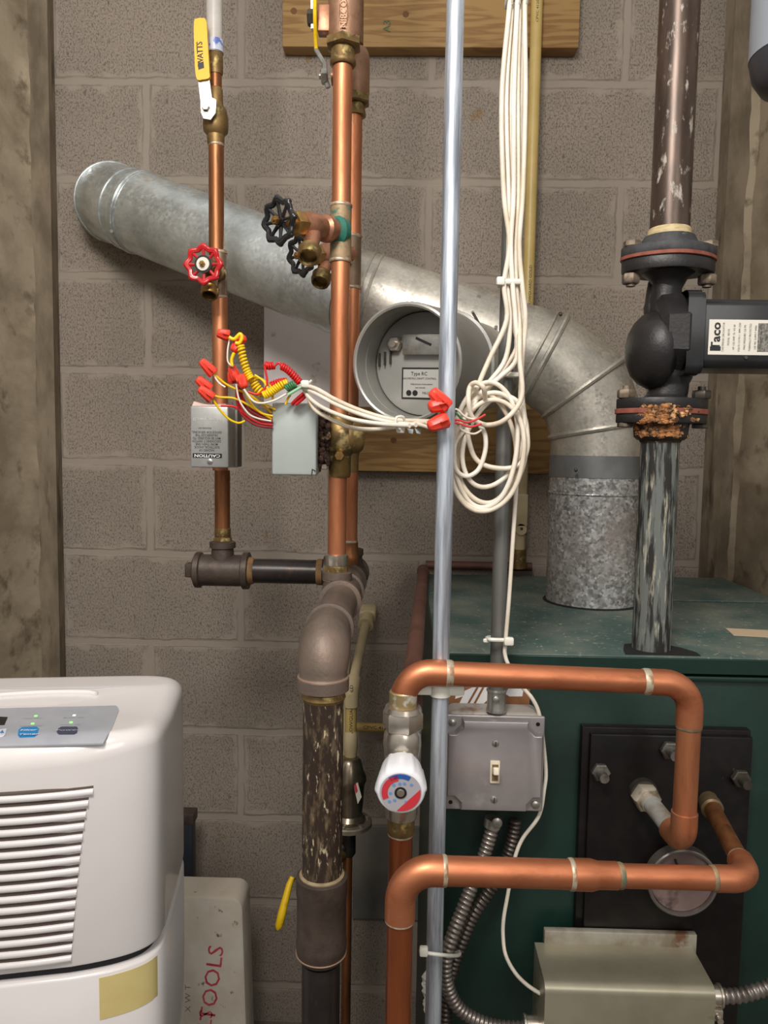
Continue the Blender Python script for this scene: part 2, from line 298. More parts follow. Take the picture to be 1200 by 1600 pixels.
class MB:
    def __init__(s): s.v = []; s.f = []; s.m = []
    def ring(s, pts): i = len(s.v); s.v += [V(p) for p in pts]; return list(range(i, i + len(pts)))
    def face(s, f, m=0): s.f.append(tuple(f)); s.m.append(m)
    def bridge(s, a, b, m=0, closed=True):
        n = len(a)
        for i in range(n if closed else n - 1): j = (i + 1) % n; s.face((a[i], a[j], b[j], b[i]), m)
    def tube(s, pts, r, n=20, cap=True, m=0, closed=False):
        pts = [V(p) for p in pts]; N = len(pts); rs = r if isinstance(r, (list, tuple)) else [r]*N
        T = []
        for i in range(N):
            a = pts[(i-1) % N] if closed or i else pts[0]; b = pts[(i+1) % N] if closed or i < N-1 else pts[-1]
            T.append((b - a).normalized() if (b - a).length > 1e-9 else V((0, 0, 1)))
        u, v, _ = frame(T[0]); prev = None; first = None
        for i in range(N):
            if i:
                q = T[i-1].rotation_difference(T[i]); u = q @ u; u = (u - T[i]*u.dot(T[i])).normalized()
            v = T[i].cross(u)
            R = s.ring([pts[i] + (u*math.cos(2*PI*k/n) + v*math.sin(2*PI*k/n))*rs[i] for k in range(n)])
            if prev: s.bridge(prev, R, m)
            else: first = R
            prev = R
        if closed:
            # match start offset of the last ring to the first
            best = min(range(n), key=lambda o: (s.v[prev[o]] - s.v[first[0]]).length)
            s.bridge(prev[best:] + prev[:best], first, m)
        elif cap: s.face(first[::-1], m); s.face(prev, m)
        return s
    def mitre(s, pts, r, n=32, m=0, cap=True):
        """gored pipe: straight segments joined in mitred planes"""
        pts = [V(p) for p in pts]; N = len(pts)
        D = [(pts[i+1] - pts[i]).normalized() for i in range(N-1)]
        u, v, _ = frame(D[0]); base = [u*math.cos(2*PI*k/n)*r + v*math.sin(2*PI*k/n)*r for k in range(n)]
        cur = [pts[0] + b for b in base]; prev = s.ring(cur); first = prev; rings = [cur]
        for i in range(1, N):
            d = D[i-1]; nn = (D[i-1] + D[i]).normalized() if i < N-1 else d
            nxt = [q + d*((pts[i] - q).dot(nn) / d.dot(nn)) for q in cur]
            R = s.ring(nxt); s.bridge(prev, R, m); prev = R; cur = nxt; rings.append(cur)
        if cap: s.face(first[::-1], m); s.face(prev, m)
        return rings
    def lathe(s, o, ax, prof, n=32, m=0, ph=0, caps=True):
        u, v, a = frame(ax); o = V(o); prev = None; first = None
        for t, r in prof:
            R = s.ring([o + a*t + (u*math.cos(2*PI*k/n + ph) + v*math.sin(2*PI*k/n + ph))*max(r, 1e-5) for k in range(n)])
            if prev: s.bridge(prev, R, m)
            else: first = R
            prev = R
        if caps: s.face(first[::-1], m); s.face(prev, m)
        return s
    def cyl(s, a, b, r, n=28, m=0, r2=None):
        a, b = V(a), V(b); return s.lathe(a, b - a, [(0, r), ((b - a).length, r if r2 is None else r2)], n, m)
    def hexn(s, o, ax, r, h, m=0, ch=.12, ph=0):
        return s.lathe(o, ax, [(0, r*(1-ch)), (h*.15, r), (h*.85, r), (h, r*(1-ch))], 6, m, ph)
    def extr(s, pts, w, m=0):
        """polygon pts (3-D, planar) pushed along vector w"""
        a = s.ring(pts); b = s.ring([V(p) + V(w) for p in pts]); s.bridge(a, b, m); s.face(a[::-1], m); s.face(b, m); return s
    def rbox(s, c, size, bev=.003, seg=3, R=None, m=0):
        bm = bmesh.new(); bmesh.ops.create_cube(bm, size=1)
        for v in bm.verts: v.co = V((v.co.x*size[0], v.co.y*size[1], v.co.z*size[2]))
        if bev: bmesh.ops.bevel(bm, geom=list(bm.edges), offset=bev, segments=seg, profile=.5, affect='EDGES')
        bm.verts.index_update(); k = len(s.v)
        for v in bm.verts: s.v.append((R @ v.co if R else v.co.copy()) + V(c))
        for f in bm.faces: s.face([k + v.index for v in f.verts], m)
        bm.free(); return s
    def sphere(s, c, r, m=0, n=18, sc=(1, 1, 1)):
        c = V(c); prev = None; K = n//2
        top = s.ring([c + V((0, 0, r*sc[2]))]); 
        for i in range(1, K):
            t = PI*i/K
            R = s.ring([c + V((math.sin(t)*math.cos(2*PI*k/n)*r*sc[0], math.sin(t)*math.sin(2*PI*k/n)*r*sc[1], math.cos(t)*r*sc[2])) for k in range(n)])
            if prev: s.bridge(R, prev, m)
            else:
                for k in range(n): s.face((top[0], R[k], R[(k+1) % n]), m)
            prev = R
        bot = s.ring([c - V((0, 0, r*sc[2]))])
        for k in range(n): s.face((bot[0], prev[(k+1) % n], prev[k]), m)
        return s
    def torus(s, c, ax, R, r, n=36, k=10, m=0):
        u, v, _ = frame(ax); c = V(c)
        return s.tube([c + (u*math.cos(2*PI*i/n) + v*math.sin(2*PI*i/n))*R for i in range(n)], r, k, m=m, closed=True)
    def build(s, name, mats, parent=None, ang=38, jitter=0):
        if not isinstance(mats, (list, tuple)): mats = [mats]
        lo = V([min(v[i] for v in s.v) for i in range(3)]); hi = V([max(v[i] for v in s.v) for i in range(3)]); c = (lo + hi)/2
        if jitter:
            for v in s.v: v += V([random.uniform(-jitter, jitter) for _ in range(3)])
        me = bpy.data.meshes.new(name); me.from_pydata([tuple(v - c) for v in s.v], [], s.f)
        for m in mats: me.materials.append(m)
        for p, i in zip(me.polygons, s.m): p.material_index = i; p.use_smooth = True
        bm = bmesh.new(); bm.from_mesh(me); bmesh.ops.recalc_face_normals(bm, faces=bm.faces); bm.to_mesh(me); bm.free()
        me.set_sharp_from_angle(angle=math.radians(ang)); me.validate()
        o = bpy.data.objects.new(name, me); COL.objects.link(o); WL[o.name] = c.copy()
        if parent: o.parent = parent; o.location = c - WL[parent.name]
        else: o.location = c
        return o

def tag(o, label=None, cat=None, group=None, kind=None):
    for k, v in (('label', label), ('category', cat), ('group', group), ('kind', kind)):
        if v: o[k] = v
    return o
def thing(name, loc, label, cat, group=None):
    o = bpy.data.objects.new(name, None); COL.objects.link(o); o.location = loc; WL[o.name] = V(loc); o.empty_display_size = .02
    return tag(o, label, cat, group)
def plabel(o, s): o['label'] = s; return o

def text(s, size, c, u, v, parent, m, name='lettering', th=.0002, spacing=1.0, bold=0.0):
    cu = bpy.data.curves.new('t', 'FONT'); cu.body = s; cu.size = 1; cu.align_x = 'CENTER'; cu.align_y = 'CENTER'
    cu.extrude = 0; cu.resolution_u = 2; cu.space_character = spacing; cu.offset = bold
    o = bpy.data.objects.new('t', cu); COL.objects.link(o); bpy.context.view_layer.update()
    me = bpy.data.meshes.new_from_object(o.evaluated_get(bpy.context.evaluated_depsgraph_get()))
    bpy.data.objects.remove(o); bpy.data.curves.remove(cu)
    u = V(u).normalized(); v = V(v).normalized(); nn = u.cross(v); c = V(c)
    sx, sy = size if isinstance(size, (tuple, list)) else (size, size)
    off = c - WL[parent.name]
    for q in me.vertices: q.co = u*q.co.x*sx + v*q.co.y*sy + nn*th
    me.name = name; me.materials.clear(); me.materials.append(m)
    t = bpy.data.objects.new(name, me); COL.objects.link(t); t.parent = parent; t.location = off; WL[t.name] = c
    return t

X_, Y_, Z_ = V((1, 0, 0)), V((0, 1, 0)), V((0, 0, 1))
def vx(px, py, Y): return P(px, py, Y).x
def zz(px, py, Y): return P(px, py, Y).z

# ================================================================== the setting
DW = 1.70
def struct(name, mb, m, parent=None): return tag(mb.build(name, m, parent), kind='structure')
b = MB(); b.extr([V((-.80, DW, 0)), V((.75, DW, 0)), V((.75, DW, 2.6)), V((-.80, DW, 2.6))], V((0, .2, 0)))
wb = b.build('wall_back', blockm); tag(wb, kind='structure')
# shift the object's origin so the courses of the block pattern fall on the real joints
org = V((-.3542, DW, CZ + .7734)); d_ = org - wb.location
for q in wb.data.vertices: q.co -= d_
wb.location = org
def side_wall(name, prof):
    b = MB(); n = len(prof); Zs = [i*.02 for i in range(131)]; rg = random.Random(len(name))
    prev = None; w = [0, 0, 0]
    for z in Zs:
        for k in range(3): w[k] = w[k]*.7 + rg.uniform(-.0022, .0022)
        R = b.ring([V((x + (w[i-2] if 2 <= i <= 4 and i < 4 else 0), y + (w[2] if i == 2 else 0), z)) for i, (x, y) in enumerate(prof)])
        if prev:
            for i in range(n):
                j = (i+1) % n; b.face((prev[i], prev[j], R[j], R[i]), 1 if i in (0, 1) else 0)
        else: b.face(R[::-1])
        prev = R
    b.face(prev); return struct(name, b, [concm, concdk])
side_wall('wall_left', [(-.7545, DW - .0005), (-.752, 1.664), (-.786, 1.650), (-.800, 1.61), (-.800, 1.02), (-1.2, 1.02), (-1.2, DW + .2), (-.80, DW + .2), (-.80, DW - .0005)])
side_wall('wall_right', [(.664, DW - .0005), (.672, 1.672), (.712, 1.664), (.722, 1.655), (.726, 1.10), (1.1, 1.10), (1.1, DW + .2), (.75, DW + .2), (.75, DW - .0005)])
b = MB(); b.rbox((0, .6, -.05), (4, 3.2, .1), 0); struct('floor', b, floorm)

# ================================================================== boards on the wall
def board(name, x0, x1, z0, z1, label, knots):
    b = MB(); b.rbox(((x0+x1)/2, DW - .020, (z0+z1)/2), (x1-x0, .038, z1-z0), .002, 2)
    o = b.build(name, woodm); tag(o, label, 'board')
    for (px, py) in knots:
        q = P(px, py, DW - .0392); k = MB(); k.lathe(q + V((0, .0012, 0)), -Y_, [(0, .007), (.0014, .0065), (.0016, .004)], 16); k.build('knot', mat('pine_knot', (108, 72, 40), rough=.8), o)
    return o
tb = board('wooden_board', vx(441, 60, 1.66), vx(905, 60, 1.66), zz(600, 73, 1.66), zz(600, -60, 1.66), 'pale pine board screwed to the block wall at the top of the picture', [(459, 17), (634, 22)])
text('A3', .022, P(605, 40, 1.6595), Z_, -X_, tb, inkgrn, 'green_stamp')
lb = board('wooden_board', vx(524, 700, 1.66), vx(866, 700, 1.66), zz(700, 738, 1.66), zz(700, 637, 1.66), 'pine board on the block wall under the round draft damper', [(615, 688)])

# pale card hanging behind the flue
b = MB(); c0 = P(414, 487, 1.640); c1 = P(601, 640, 1.640); N = 14; prev = None
for i in range(N + 1):
    t = i/N; x = c0.x + (c1.x - c0.x)*t; y = 1.652 - .022*math.exp(-t*7)*(-1) * -1 + .012*math.sin(t*2.4)
    R = b.ring([V((x, y, c0.z + .06)), V((x, y, c1.z)), V((x, y + .0012, c1.z)), V((x, y + .0012, c0.z + .06))])
    if prev: b.bridge(prev, R)
    else: b.face(R[::-1])
    prev = R
b.face(prev)
cd = tag(b.build('instruction_card', card), 'pale grey card sheet tucked behind the flue pipe, curling at its left edge', 'card')
for i, (s, py) in enumerate((('CL', 578), ('CL', 596), ('NEN', 613), ('WARN', 625))):
    text(s, .012 if i < 2 else .008, P(589, py, 1.645), X_, Z_, cd, ink)

# ================================================================== boiler
ZT = CZ - .27; BX0, BX1, BY0, BY1 = .054, .700, 1.012, 1.655
bo = thing('boiler', ((BX0+BX1)/2, (BY0+BY1)/2, 0), 'dark green enamel boiler with a dusty top, standing against the block wall', 'boiler')
b = MB(); b.rbox(((BX0+BX1)/2, (BY0+BY1)/2 + .0, ZT - .010), (BX1-BX0, BY1-BY0, .020), .003, 2)
topp = b.build('top_panel', greentop, bo)
b = MB(); b.rbox(((BX0+BX1)/2, BY0 - .001, ZT - .0125), (BX1-BX0, .004, .021), .001, 1); b.build('front_lip', green, bo)
b = MB(); b.rbox(((BX0+BX1)/2, BY0 + .012, (ZT - .026)/2), (BX1-BX0 - .006, .012, ZT - .026), .002, 2)
b.rbox(((BX0+BX1)/2, BY0 + .004, ZT - .030), (BX1-BX0 - .004, .010, .007), .002, 2)
b.build('front_panel', green, bo)
for n_, x in (('left', BX0 + .006), ('right', BX1 - .006)):
    b = MB(); b.rbox((x, (BY0+BY1)/2 + .01, (ZT - .022)/2), (.008, BY1-BY0 - .03, ZT - .022), .002, 1); b.build('side_panel', green, bo)
b = MB(); b.rbox(((BX0+BX1)/2, BY1 - .006, (ZT - .022)/2), (BX1-BX0 - .02, .008, ZT - .022), 0); b.build('rear_panel', green, bo)
# raised rear-right lid section with a seam, two openings and a paper label
s0 = P(1052, 949, 1.37); b = MB()
yse = 1.395
b.rbox(((.50+BX1)/2, (yse + BY1)/2, ZT + .0015), (BX1 - .50, BY1 - yse, .003), .001, 1); b.build('rear_lid', greentop, bo)
FX, FY = P(931, 750, 1.385).x, 1.385
b = MB(); b.lathe((FX + .001, FY, ZT - .0005), Z_, [(0, .088), (.0018, .087)], 48); b.build('flue_opening', hole, bo)
PX_, PY_ = P(1031, 700, 1.048).x, 1.050
oc = [(-.044, -.034), (-.040, -.010), (-.030, .020), (.012, .034), (.044, .006), (.056, -.018), (.056, -.034)]
b = MB(); b.extr([V((PX_ + x, PY_ + y, ZT - .0005)) for x, y in oc], (0, 0, .0016)); b.build('pipe_opening', hole, bo)
q = P(1178, 991, 1.11); b = MB(); b.rbox((q.x + .045, 1.15, ZT + .0008), (.12, .045, .0012), 0, R=Matrix.Rotation(-.15, 3, 'Z')); b.build('paper_label', mat('buff_label', (190, 168, 140), rough=.7), bo)
# badge behind the switch box: brown plate with a white leaf-like swirl
q0 = P(700, 1072, 1.012); q1 = P(826, 1140, 1.012); b = MB(); b.rbox(((q0.x+q1.x)/2, 1.0115, (q0.z+q1.z)/2), (q1.x-q0.x, .004, q0.z-q1.z), .001, 1)
bd = b.build('badge', browncard, bo)
b = MB()
def ppoly(mb, pts, Y, w=-.0006, m=0): mb.extr([P(x, y, Y) for x, y in pts], (0, w, 0), m)
for pts in ([(716, 1103), (723, 1088), (711, 1092), (712, 1086), (738, 1074), (744, 1074), (727, 1104)], [(731, 1104), (748, 1074), (753, 1074), (737, 1104)],
            [(741, 1104), (757, 1074), (763, 1074), (763, 1092), (751, 1104)], [(789, 1084), (794, 1076), (818, 1076), (816, 1088), (796, 1088)]):
    b = MB(); ppoly(b, pts, 1.0093); b.build('swirl_mark', inkw, bd)


# black plate on the front
pl0, pl1 = P(913, 1140, .992), P(1180, 1150, .992)
plt = MB(); zb = .55
plt.rbox(((pl0.x + pl1.x)/2, 1.010, (pl0.z + zb)/2), (pl1.x - pl0.x, .014, pl0.z - zb), .002, 2)
plate_o = plt.build('access_plate', blkplate, bo)
b = MB(); b.rbox(((pl0.x + pl1.x)/2 + .004, .9985, (pl0.z - .006 + zb)/2), (pl1.x - pl0.x - .010, .010, pl0.z - .006 - zb), .003, 2); fp = b.build('front_layer', blkplate, plate_o)
for (px, py) in ((938, 1206), (1046, 1172), (1157, 1216)):
    q = P(px, py, .990); b = MB(); b.hexn(V((q.x, .9936, q.z)), -Y_, .0125, .010); b.cyl((q.x, .985, q.z), (q.x, .968, q.z), .0062)
    k = b.build('hex_bolt', steel_dk if px > 1100 else mat('worn_bolt', (150, 146, 140), (90, 86, 80), 60, rough=.4, metal=.7), plate_o)

# dial gauge
g = P(1068, 1381, .955); gt = thing('pressure_gauge', (g.x, .99, g.z), 'round dim-faced dial gauge on the black plate behind the lower copper pipe', 'gauge')
b = MB(); b.lathe((g.x, .992, g.z), -Y_, [(0, .030), (.018, .040), (.020, .0452), (.036, .0452), (.0375, .0435), (.0372, .041), (.030, .0405), (.030, .001)], 48); b.build('case', mat('gauge_case', (120, 112, 106), rough=.3, metal=.6), gt)
b = MB(); b.lathe((g.x, .962, g.z), -Y_, [(0, .0400), (.0022, .0400)], 40); dial = b.build('dial', gface, gt)
b = MB(); b.extr([V((g.x + .0015, .9592, g.z)), V((g.x - .0015, .9592, g.z)), V((g.x - .012, .9592, g.z + .030)), V((g.x - .0095, .9592, g.z + .031))], (0, -.0006, 0)); b.build('needle', ink, gt)

# ================================================================== flue pipe
RF = .0795
A0 = P(214, 331, 1.590); M0 = P(562, 464, 1.405); B0 = P(828, 553, 1.400)
VX = FX
fl = thing('flue_pipe', (VX, FY, ZT), 'galvanised flue pipe rising from the boiler and sloping left into the block wall', 'flue pipe')
dA = (A0 - M0).normalized()
# wall elbow, gored
b = MB(); rings = b.mitre([A0 - dA*.02, A0 + dA*.012, P(180, 318, 1.635), P(179, 322, 1.70), P(179, 322, 1.70) + V((0, .03, 0))], RF - .001, 44)
for R in rings[1:4]: b.tube(R, .0024, 8, closed=True)
we = b.build('wall_elbow', galv, fl)
q = P(186, 276, 1.545); b = MB(); b.rbox(q, (.008, .006, .005), .001, 1, R=Matrix.Rotation(.5, 3, 'Y')); b.build('tab', steel_dk, we)
b = MB(); b.cyl(P(174, 361, 1.518), P(174, 361, 1.508), .0032, 10); b.build('screw', steel, we)
def bead(mb, c, ax, r=.0028): mb.torus(c, ax, RF + .0004, r, 48, 8)
b = MB(); b.tube([A0, M0 - dA*(-.012)], RF, 48); dM = (M0 - A0).normalized()
bead(b, A0 + dM*.010, dM); bead(b, A0 + dM*.017, dM, .0015); b.build('long_section', galv, fl)
b = MB(); b.mitre([M0 - dM*.010, M0, B0 + (B0 - M0).normalized()*.02], RF + .0012, 48); dB = (B0 - M0).normalized()
bead(b, M0 + dB*.006, dB, .003); bead(b, M0 + dB*.020, dB, .003); b.build('tee_section', galv_dull, fl)
for (px, py) in ((741, 467), (748, 463), (775, 511)):
    b = MB(); b.cyl(P(px, py, 1.352 if py < 480 else 1.322), P(px, py, 1.340 if py < 480 else 1.314), .003, 10); b.build('screw', steel, fl)
# gored elbow, four pieces
e = [B0 - dB*.02, P(850, 560, 1.398), P(912, 606, 1.390), V((VX, FY, zz(933, 672, FY))), V((VX, FY, zz(933, 744, FY)))]
b = MB(); rings = b.mitre(e, RF + .0025, 48)
for R in rings[1:4]: b.tube(R, .0052, 8, closed=True)
b.tube([q - dB*.018 for q in rings[1]], .0026, 8, closed=True)
ge = b.build('gored_elbow', [galv_dull], fl)
b = MB(); b.cyl((VX, FY, zz(933, 712, FY)), (VX, FY, zz(933, 745, FY)), RF + .0032, 48); b.build('collar', galv_dk, fl)
b = MB(); b.cyl((VX, FY, zz(933, 744, FY)), (VX, FY, ZT + .002), RF + .0018, 48); zb_ = zz(933, 770, FY); b.torus((VX, FY, zb_), Z_, RF + .0018, .0024, 48, 8)
b.build('spangled_section', galv_sp, fl)
for (px, py, Y) in ((900, 735, 1.305), (876, 492, 1.345), (897, 633, 1.335)):
    b = MB(); q = P(px, py, Y); b.lathe(q, V((-.3, -1, .3)), [(0, .003), (.006, .003), (.007, .001)], 10); b.build('screw', steel_dk, fl)

# barometric draft damper on the tee branch
f0 = P(634, 567, 1.085); bk = P(686, 571, 1.205); ax = (f0 - bk).normalized()
br = bk - ax*.16
b = MB(); b.cyl(br, bk, .0775, 48); b.build('tee_branch', galv_dull, fl)
dd = thing('draft_damper', bk, 'round grey draft damper with a swinging disc, clamped on the flue tee', 'damper')
RD = .0835; Ld = (f0 - bk).length
b = MB(); b.lathe(bk, ax, [(-.012, RD - .001), (-.010, RD + .004), (-.004, RD + .004), (-.002, RD), (Ld - .004, RD), (Ld, RD - .001), (Ld + .0015, RD - .004), (Ld, RD - .0065), (Ld - .03, RD - .0065), (Ld - .03, RD - .0075), (.0, RD - .0075)], 56, caps=False)
b.build('collar', mat('damper_grey', (158, 156, 150), (146, 144, 138), 10, rough=.36, metal=.35), dd)
fd = f0 - ax*.062
b = MB(); b.lathe(fd - ax*.003, ax, [(0, RD - .010), (.002, RD - .009), (.0030, RD - .011)], 56)
disc = b.build('disc', mat('damper_disc', (168, 166, 162), (160, 158, 152), 8, rough=.4, metal=.3), dd)
du = (X_ - ax*X_.dot(ax)).normalized(); dv = ax.cross(du)
if dv.z < 0: dv = -dv
du = dv.cross(ax)
def D_(x, z, o=0): return fd + du*(x - .010) + dv*(z + .002) + ax*o
b = MB(); Rm = Matrix((du, dv, ax)).transposed(); b.rbox(D_(.012, .026, .006), (.060, .030, .012), .002, 2, R=Rm)
wt = b.build('weight_bracket', steel, disc)
b = MB(); b.rbox(D_(.016, .030, .0125), (.026, .0035, .001), 0, R=Rm @ Matrix.Rotation(-.4, 3, 'Z')); b.build('slot', ink, wt)
b = MB(); b.hexn(D_(-.032, .027, .001), ax, .0115, .010); b.cyl(D_(-.032, .027, .01), D_(-.032, .027, .016), .005, 14); b.build('adjusting_nut', nickel, disc)
for k in range(3):
    b = MB(); b.rbox(D_(-.058 + .009*k, .004 + .002*k, .003), (.0016, .020, .006), 0, R=Rm); b.build('vent_fin', steel_dk, disc)
b = MB(); b.rbox(D_(.018, -.030, .0006), (.0800, .0462, .0006), .002 if 0 else 0, R=Rm)
b.m = [0]*len(b.m); b.rbox(D_(.018, -.030, .0012), (.075, .041, .0006), 0, R=Rm, m=1); lbp = b.build('rating_label', [ink, mat('damper_label', (176, 174, 168), rough=.5)], disc)
for s_, x, z, sz in (('Type RC', .006, -.016, .0072), ('BAROMETRIC DRAFT CONTROL', .006, -.023, .0038), ('UL', .044, -.018, .007), ('Adjustment instructions', .010, -.031, .0036), ('see manual', .008, -.036, .0036), ('FIELD CONTROLS', .030, -.044, .0046)):
    text(s_, sz, D_(x, z, .0018), du, dv, lbp, ink)
b = MB()
for x in (-.010, .0):
    b.lathe(D_(x, -.044, .0015), ax, [(0, .0042), (.0006, .0042)], 16)
b.build('emblem', ink, lbp)
# clamp screw and pin
for a_, c_ in (((738, 487), (752, 512)), ((770, 540), (790, 530)), ((764, 531), (758, 540))):
    b = MB(); b.cyl(P(a_[0], a_[1], 1.20), P(c_[0], c_[1], 1.225), .0022, 8); b.build('clamp_pin', steel, dd)
b = MB(); b.hexn(P(751, 523, 1.225), -Y_, .008, .010); b.build('clamp_nut', steel_dk, dd)
b = MB(); b.rbox(P(724, 561, 1.163), (.010, .010, .022), .001, 1); b.build('slot', hole, dd)

# ================================================================== pipe helpers
def vpipe(name, label, px, pym, py0, py1, Y, r, m, cat='pipe', rings=(), group=None, n=28, ringr=.0010, Ytop=None):
    """vertical pipe seen between image heights py0 (top) and py1"""
    x = vx(px, pym, Y); z0, z1 = zz(px, py1, Y), zz(px, py0, Y)
    b = MB(); b.cyl((x, Y, z0), (x, Y, z1), r, n); o = b.build(name, m); tag(o, label, cat, group)
    for py in rings:
        z = zz(px, py, Y); b = MB(); b.lathe((x, Y, z - .0022), Z_, [(0, r + .0002), (.0012, r + ringr), (.0034, r + ringr), (.0046, r + .0002)], n); b.build('solder_ring', solder, o)
    return o
def vl(mb, px, pym, Y, segs, n=28, m=0):
    """vertical turned piece from (py, radius) pairs, top first"""
    x = vx(px, pym, Y); pr = [(zz(px, py, Y), r) for py, r in segs][::-1]; z0 = pr[0][0]
    mb.lathe((x, Y, z0), Z_, [(z - z0, r) for z, r in pr], n, m); return mb
def px2m(px, Y): return px*Y/1200.0

def wheel(parent, c, ax, R, lobes, m, rr, hubr, name='hand_wheel', closed_ring=True):
    u, v, a = frame(ax); c = V(c); b = MB(); N = lobes*8
    pts = [c + (u*math.cos(2*PI*i/N) + v*math.sin(2*PI*i/N))*R*(1 + .075*math.cos(2*PI*i/8)) + a*(.001*math.cos(2*PI*i/8)) for i in range(N)]
    b.tube(pts, rr, 10, closed=True); b.tube([c + (q - c)*.90 for q in pts], rr*.8, 8, closed=True)
    for k in range(lobes):
        t = 2*PI*k/lobes; d = u*math.cos(t) + v*math.sin(t)
        b.tube([c + d*hubr*.8 - a*.003, c + d*R*.65 - a*.001, c + d*R*1.05], [rr*.9, rr*.7, rr*1.0], 8)
        b.sphere(c + d*R*1.09, rr*1.25, n=10)
    b.lathe(c - a*.006, a, [(0, hubr*.9), (.004, hubr), (.008, hubr*.9)], 20)
    return b.build(name, m, parent)

def drain(name, label, base, wc, R, lobes, wm, body, sp0, sp1, spr, group=None, disc=False, patina=False, base_r=.013):
    """boiler drain: body from the pipe to the wheel, with a side spout"""
    base = V(base); wc = V(wc); a = (wc - base).normalized(); L = (wc - base).length
    t = thing(name, base, label, 'valve', group)
    b = MB(); b.lathe(base, a, [(0, base_r), (L*.18, base_r), (L*.2, base_r*1.25), (L*.27, base_r*1.25), (L*.3, base_r*.95), (L*.40, base_r*1.15), (L*.55, base_r*1.25), (L*.62, base_r*1.0), (L*.66, base_r*.95)], 24)
    s0, s1 = V(sp0), V(sp1); sd = (s1 - s0).normalized(); sl = (s1 - s0).length
    b.lathe(s0, sd, [(0, spr*.75), (sl*.5, spr*.72), (sl*.7, spr*.8)], 24)
    b.build('body', body, t)
    b = MB(); b.lathe(s0 + sd*sl*.62, sd, [(0, spr*.8), (sl*.10, spr*1.08), (sl*.20, spr*.98), (sl*.27, spr*1.06), (sl*.34, spr*.98), (sl*.38, spr*.95), (sl*.38, spr*.78), (sl*.2, spr*.72), (sl*.2, .0001)], 24, caps=False)
    sp_ = b.build('spout', [brass_old if not disc else brass], t)
    b = MB(); b.lathe(s0 + sd*sl*.80, sd, [(0, spr*.74), (.001, spr*.74)], 20); b.build('bore', hole, sp_)
    b = MB(); b.hexn(base + a*L*.62, a, base_r*1.12, L*.16); b.lathe(base + a*L*.7, a, [(0, base_r*.5), (L*.28, base_r*.45)], 14); b.build('packing_nut', brass, t)
    wh = wheel(t, wc, a, R, lobes, wm, R*.125, R*.30)
    if disc:
        b = MB(); b.lathe(wc + a*.003, a, [(0, R*.40), (.0012, R*.38)], 28); b.build('tag_disc', paper, wh)
        b = MB(); b.lathe(wc + a*.001, a, [(0, R*.52), (.0012, R*.52)], 28); b.build('hub_recess', ink, wh)
    b = MB(); b.hexn(wc + a*.003, a, R*.17 if disc else R*.22, .007); b.lathe(wc + a*.009, a, [(0, R*.1), (.003, R*.09)], 12); b.build('stem_nut', brass, wh)
    if patina:
        b = MB(); b.lathe(base - a*.004, a, [(0, base_r*1.25), (L*.10, base_r*1.4), (L*.15, base_r*1.1)], 22)
        plabel(b.build('patina', mat('green_patina', (26, 112, 98), (60, 110, 92), 30, .4, .7, rough=.8, bump=.8), t, jitter=.0006), 'blue-green corrosion crust')
    return t

# ================================================================== left riser
YL = 1.28
t = vpipe('milky_tube', 'milky plastic tube rising out of the frame from the yellow-handled valve', 335, 60, -420, 84, YL, px2m(12, YL), pex, 'tube')
b = MB(); vl(b, 336, 75, YL, [(64, .0138), (83, .0138)]); b.build('blue_tag', mat('tube_tag', (190, 196, 212), (90, 110, 180), 50, .55, .6, rough=.3), t)
bv = thing('ball_valve', P(337, 180, YL), 'tarnished brass ball valve with a yellow lever handle, high on the left riser', 'valve')
b = MB(); vl(b, 337, 150, YL, [(83, .0105), (85, .0118), (113, .0118), (117, .0108)]); b.build('inlet_fitting', brass_old, bv)
b = MB(); vl(b, 337, 150, YL, [(117, .0098), (141, .0098)]); b.build('stub_pipe', copper_old, bv)
b = MB(); vl(b, 337, 150, YL, [(138, .0100), (140, .0112), (161, .0118), (165, .0125), (172, .0175), (186, .0200), (196, .0205), (206, .0195), (212, .0140), (224, .0135), (228, .0128)]); b.build('body', brass_old, bv)
hb = P(322, 168, YL - .03)
b = MB(); b.extr([P(x, y, YL - .030) for x, y in [(309, 122), (327, 122), (331, 152), (338, 156), (337, 176), (329, 187), (318, 185), (314, 176), (313, 156)]], (0, .0022, 0))
arm = b.build('lever_arm', steel, bv)
b = MB(); b.extr(crom([P(x, y, YL - .0345) for x, y in [(303, 36), (308, 29), (315, 28), (322, 32), (324, 60), (327, 110), (327, 121), (317, 124), (307, 122), (304, 90)]], 4, True), (0, .007, 0)); hn = b.build('handle_grip', yelpl, arm)
text('WATTS', (.0115, .013), P(313, 84, YL - .0346), V((-.06, 0, 1)), V((-1, 0, -.06)), hn, ink, spacing=.9, bold=.02)
b = MB(); b.extr([P(x, y, YL - .0346) for x, y in [(309, 99), (318, 96), (319, 106), (310, 109)]], (0, -.0003, 0)); b.build('emblem', ink, hn)
b = MB(); b.lathe((hb.x, YL - .012, hb.z), -Y_, [(0, .009), (.012, .0085), (.014, .006)], 16); b.build('stem', steel_dk, bv)
b = MB(); b.lathe((hb.x, YL - .0295, hb.z), -Y_, [(0, .0088), (.001, .0088)], 20); b.hexn((hb.x, YL - .0305, hb.z), -Y_, .0062, .005); b.build('handle_nut', steel, arm)
vpipe('copper_pipe', 'narrow copper pipe between the yellow-handled valve and the red-wheeled drain', 338, 300, 224, 398, YL, px2m(11.5, YL), copper_old, rings=(227,))
tt = vpipe('copper_tee', 'dull copper tee holding the red-wheeled drain valve', 342, 430, 392, 468, YL, px2m(12.6, YL), mat('dull_tee', (140, 118, 96), (110, 92, 74), 30, rough=.5, metal=.6), 'tee', rings=(395, 465))
vpipe('copper_pipe', 'narrow copper pipe passing behind the upside-down caution box', 344, 600, 466, 735, YL, px2m(12, YL), copper, rings=())
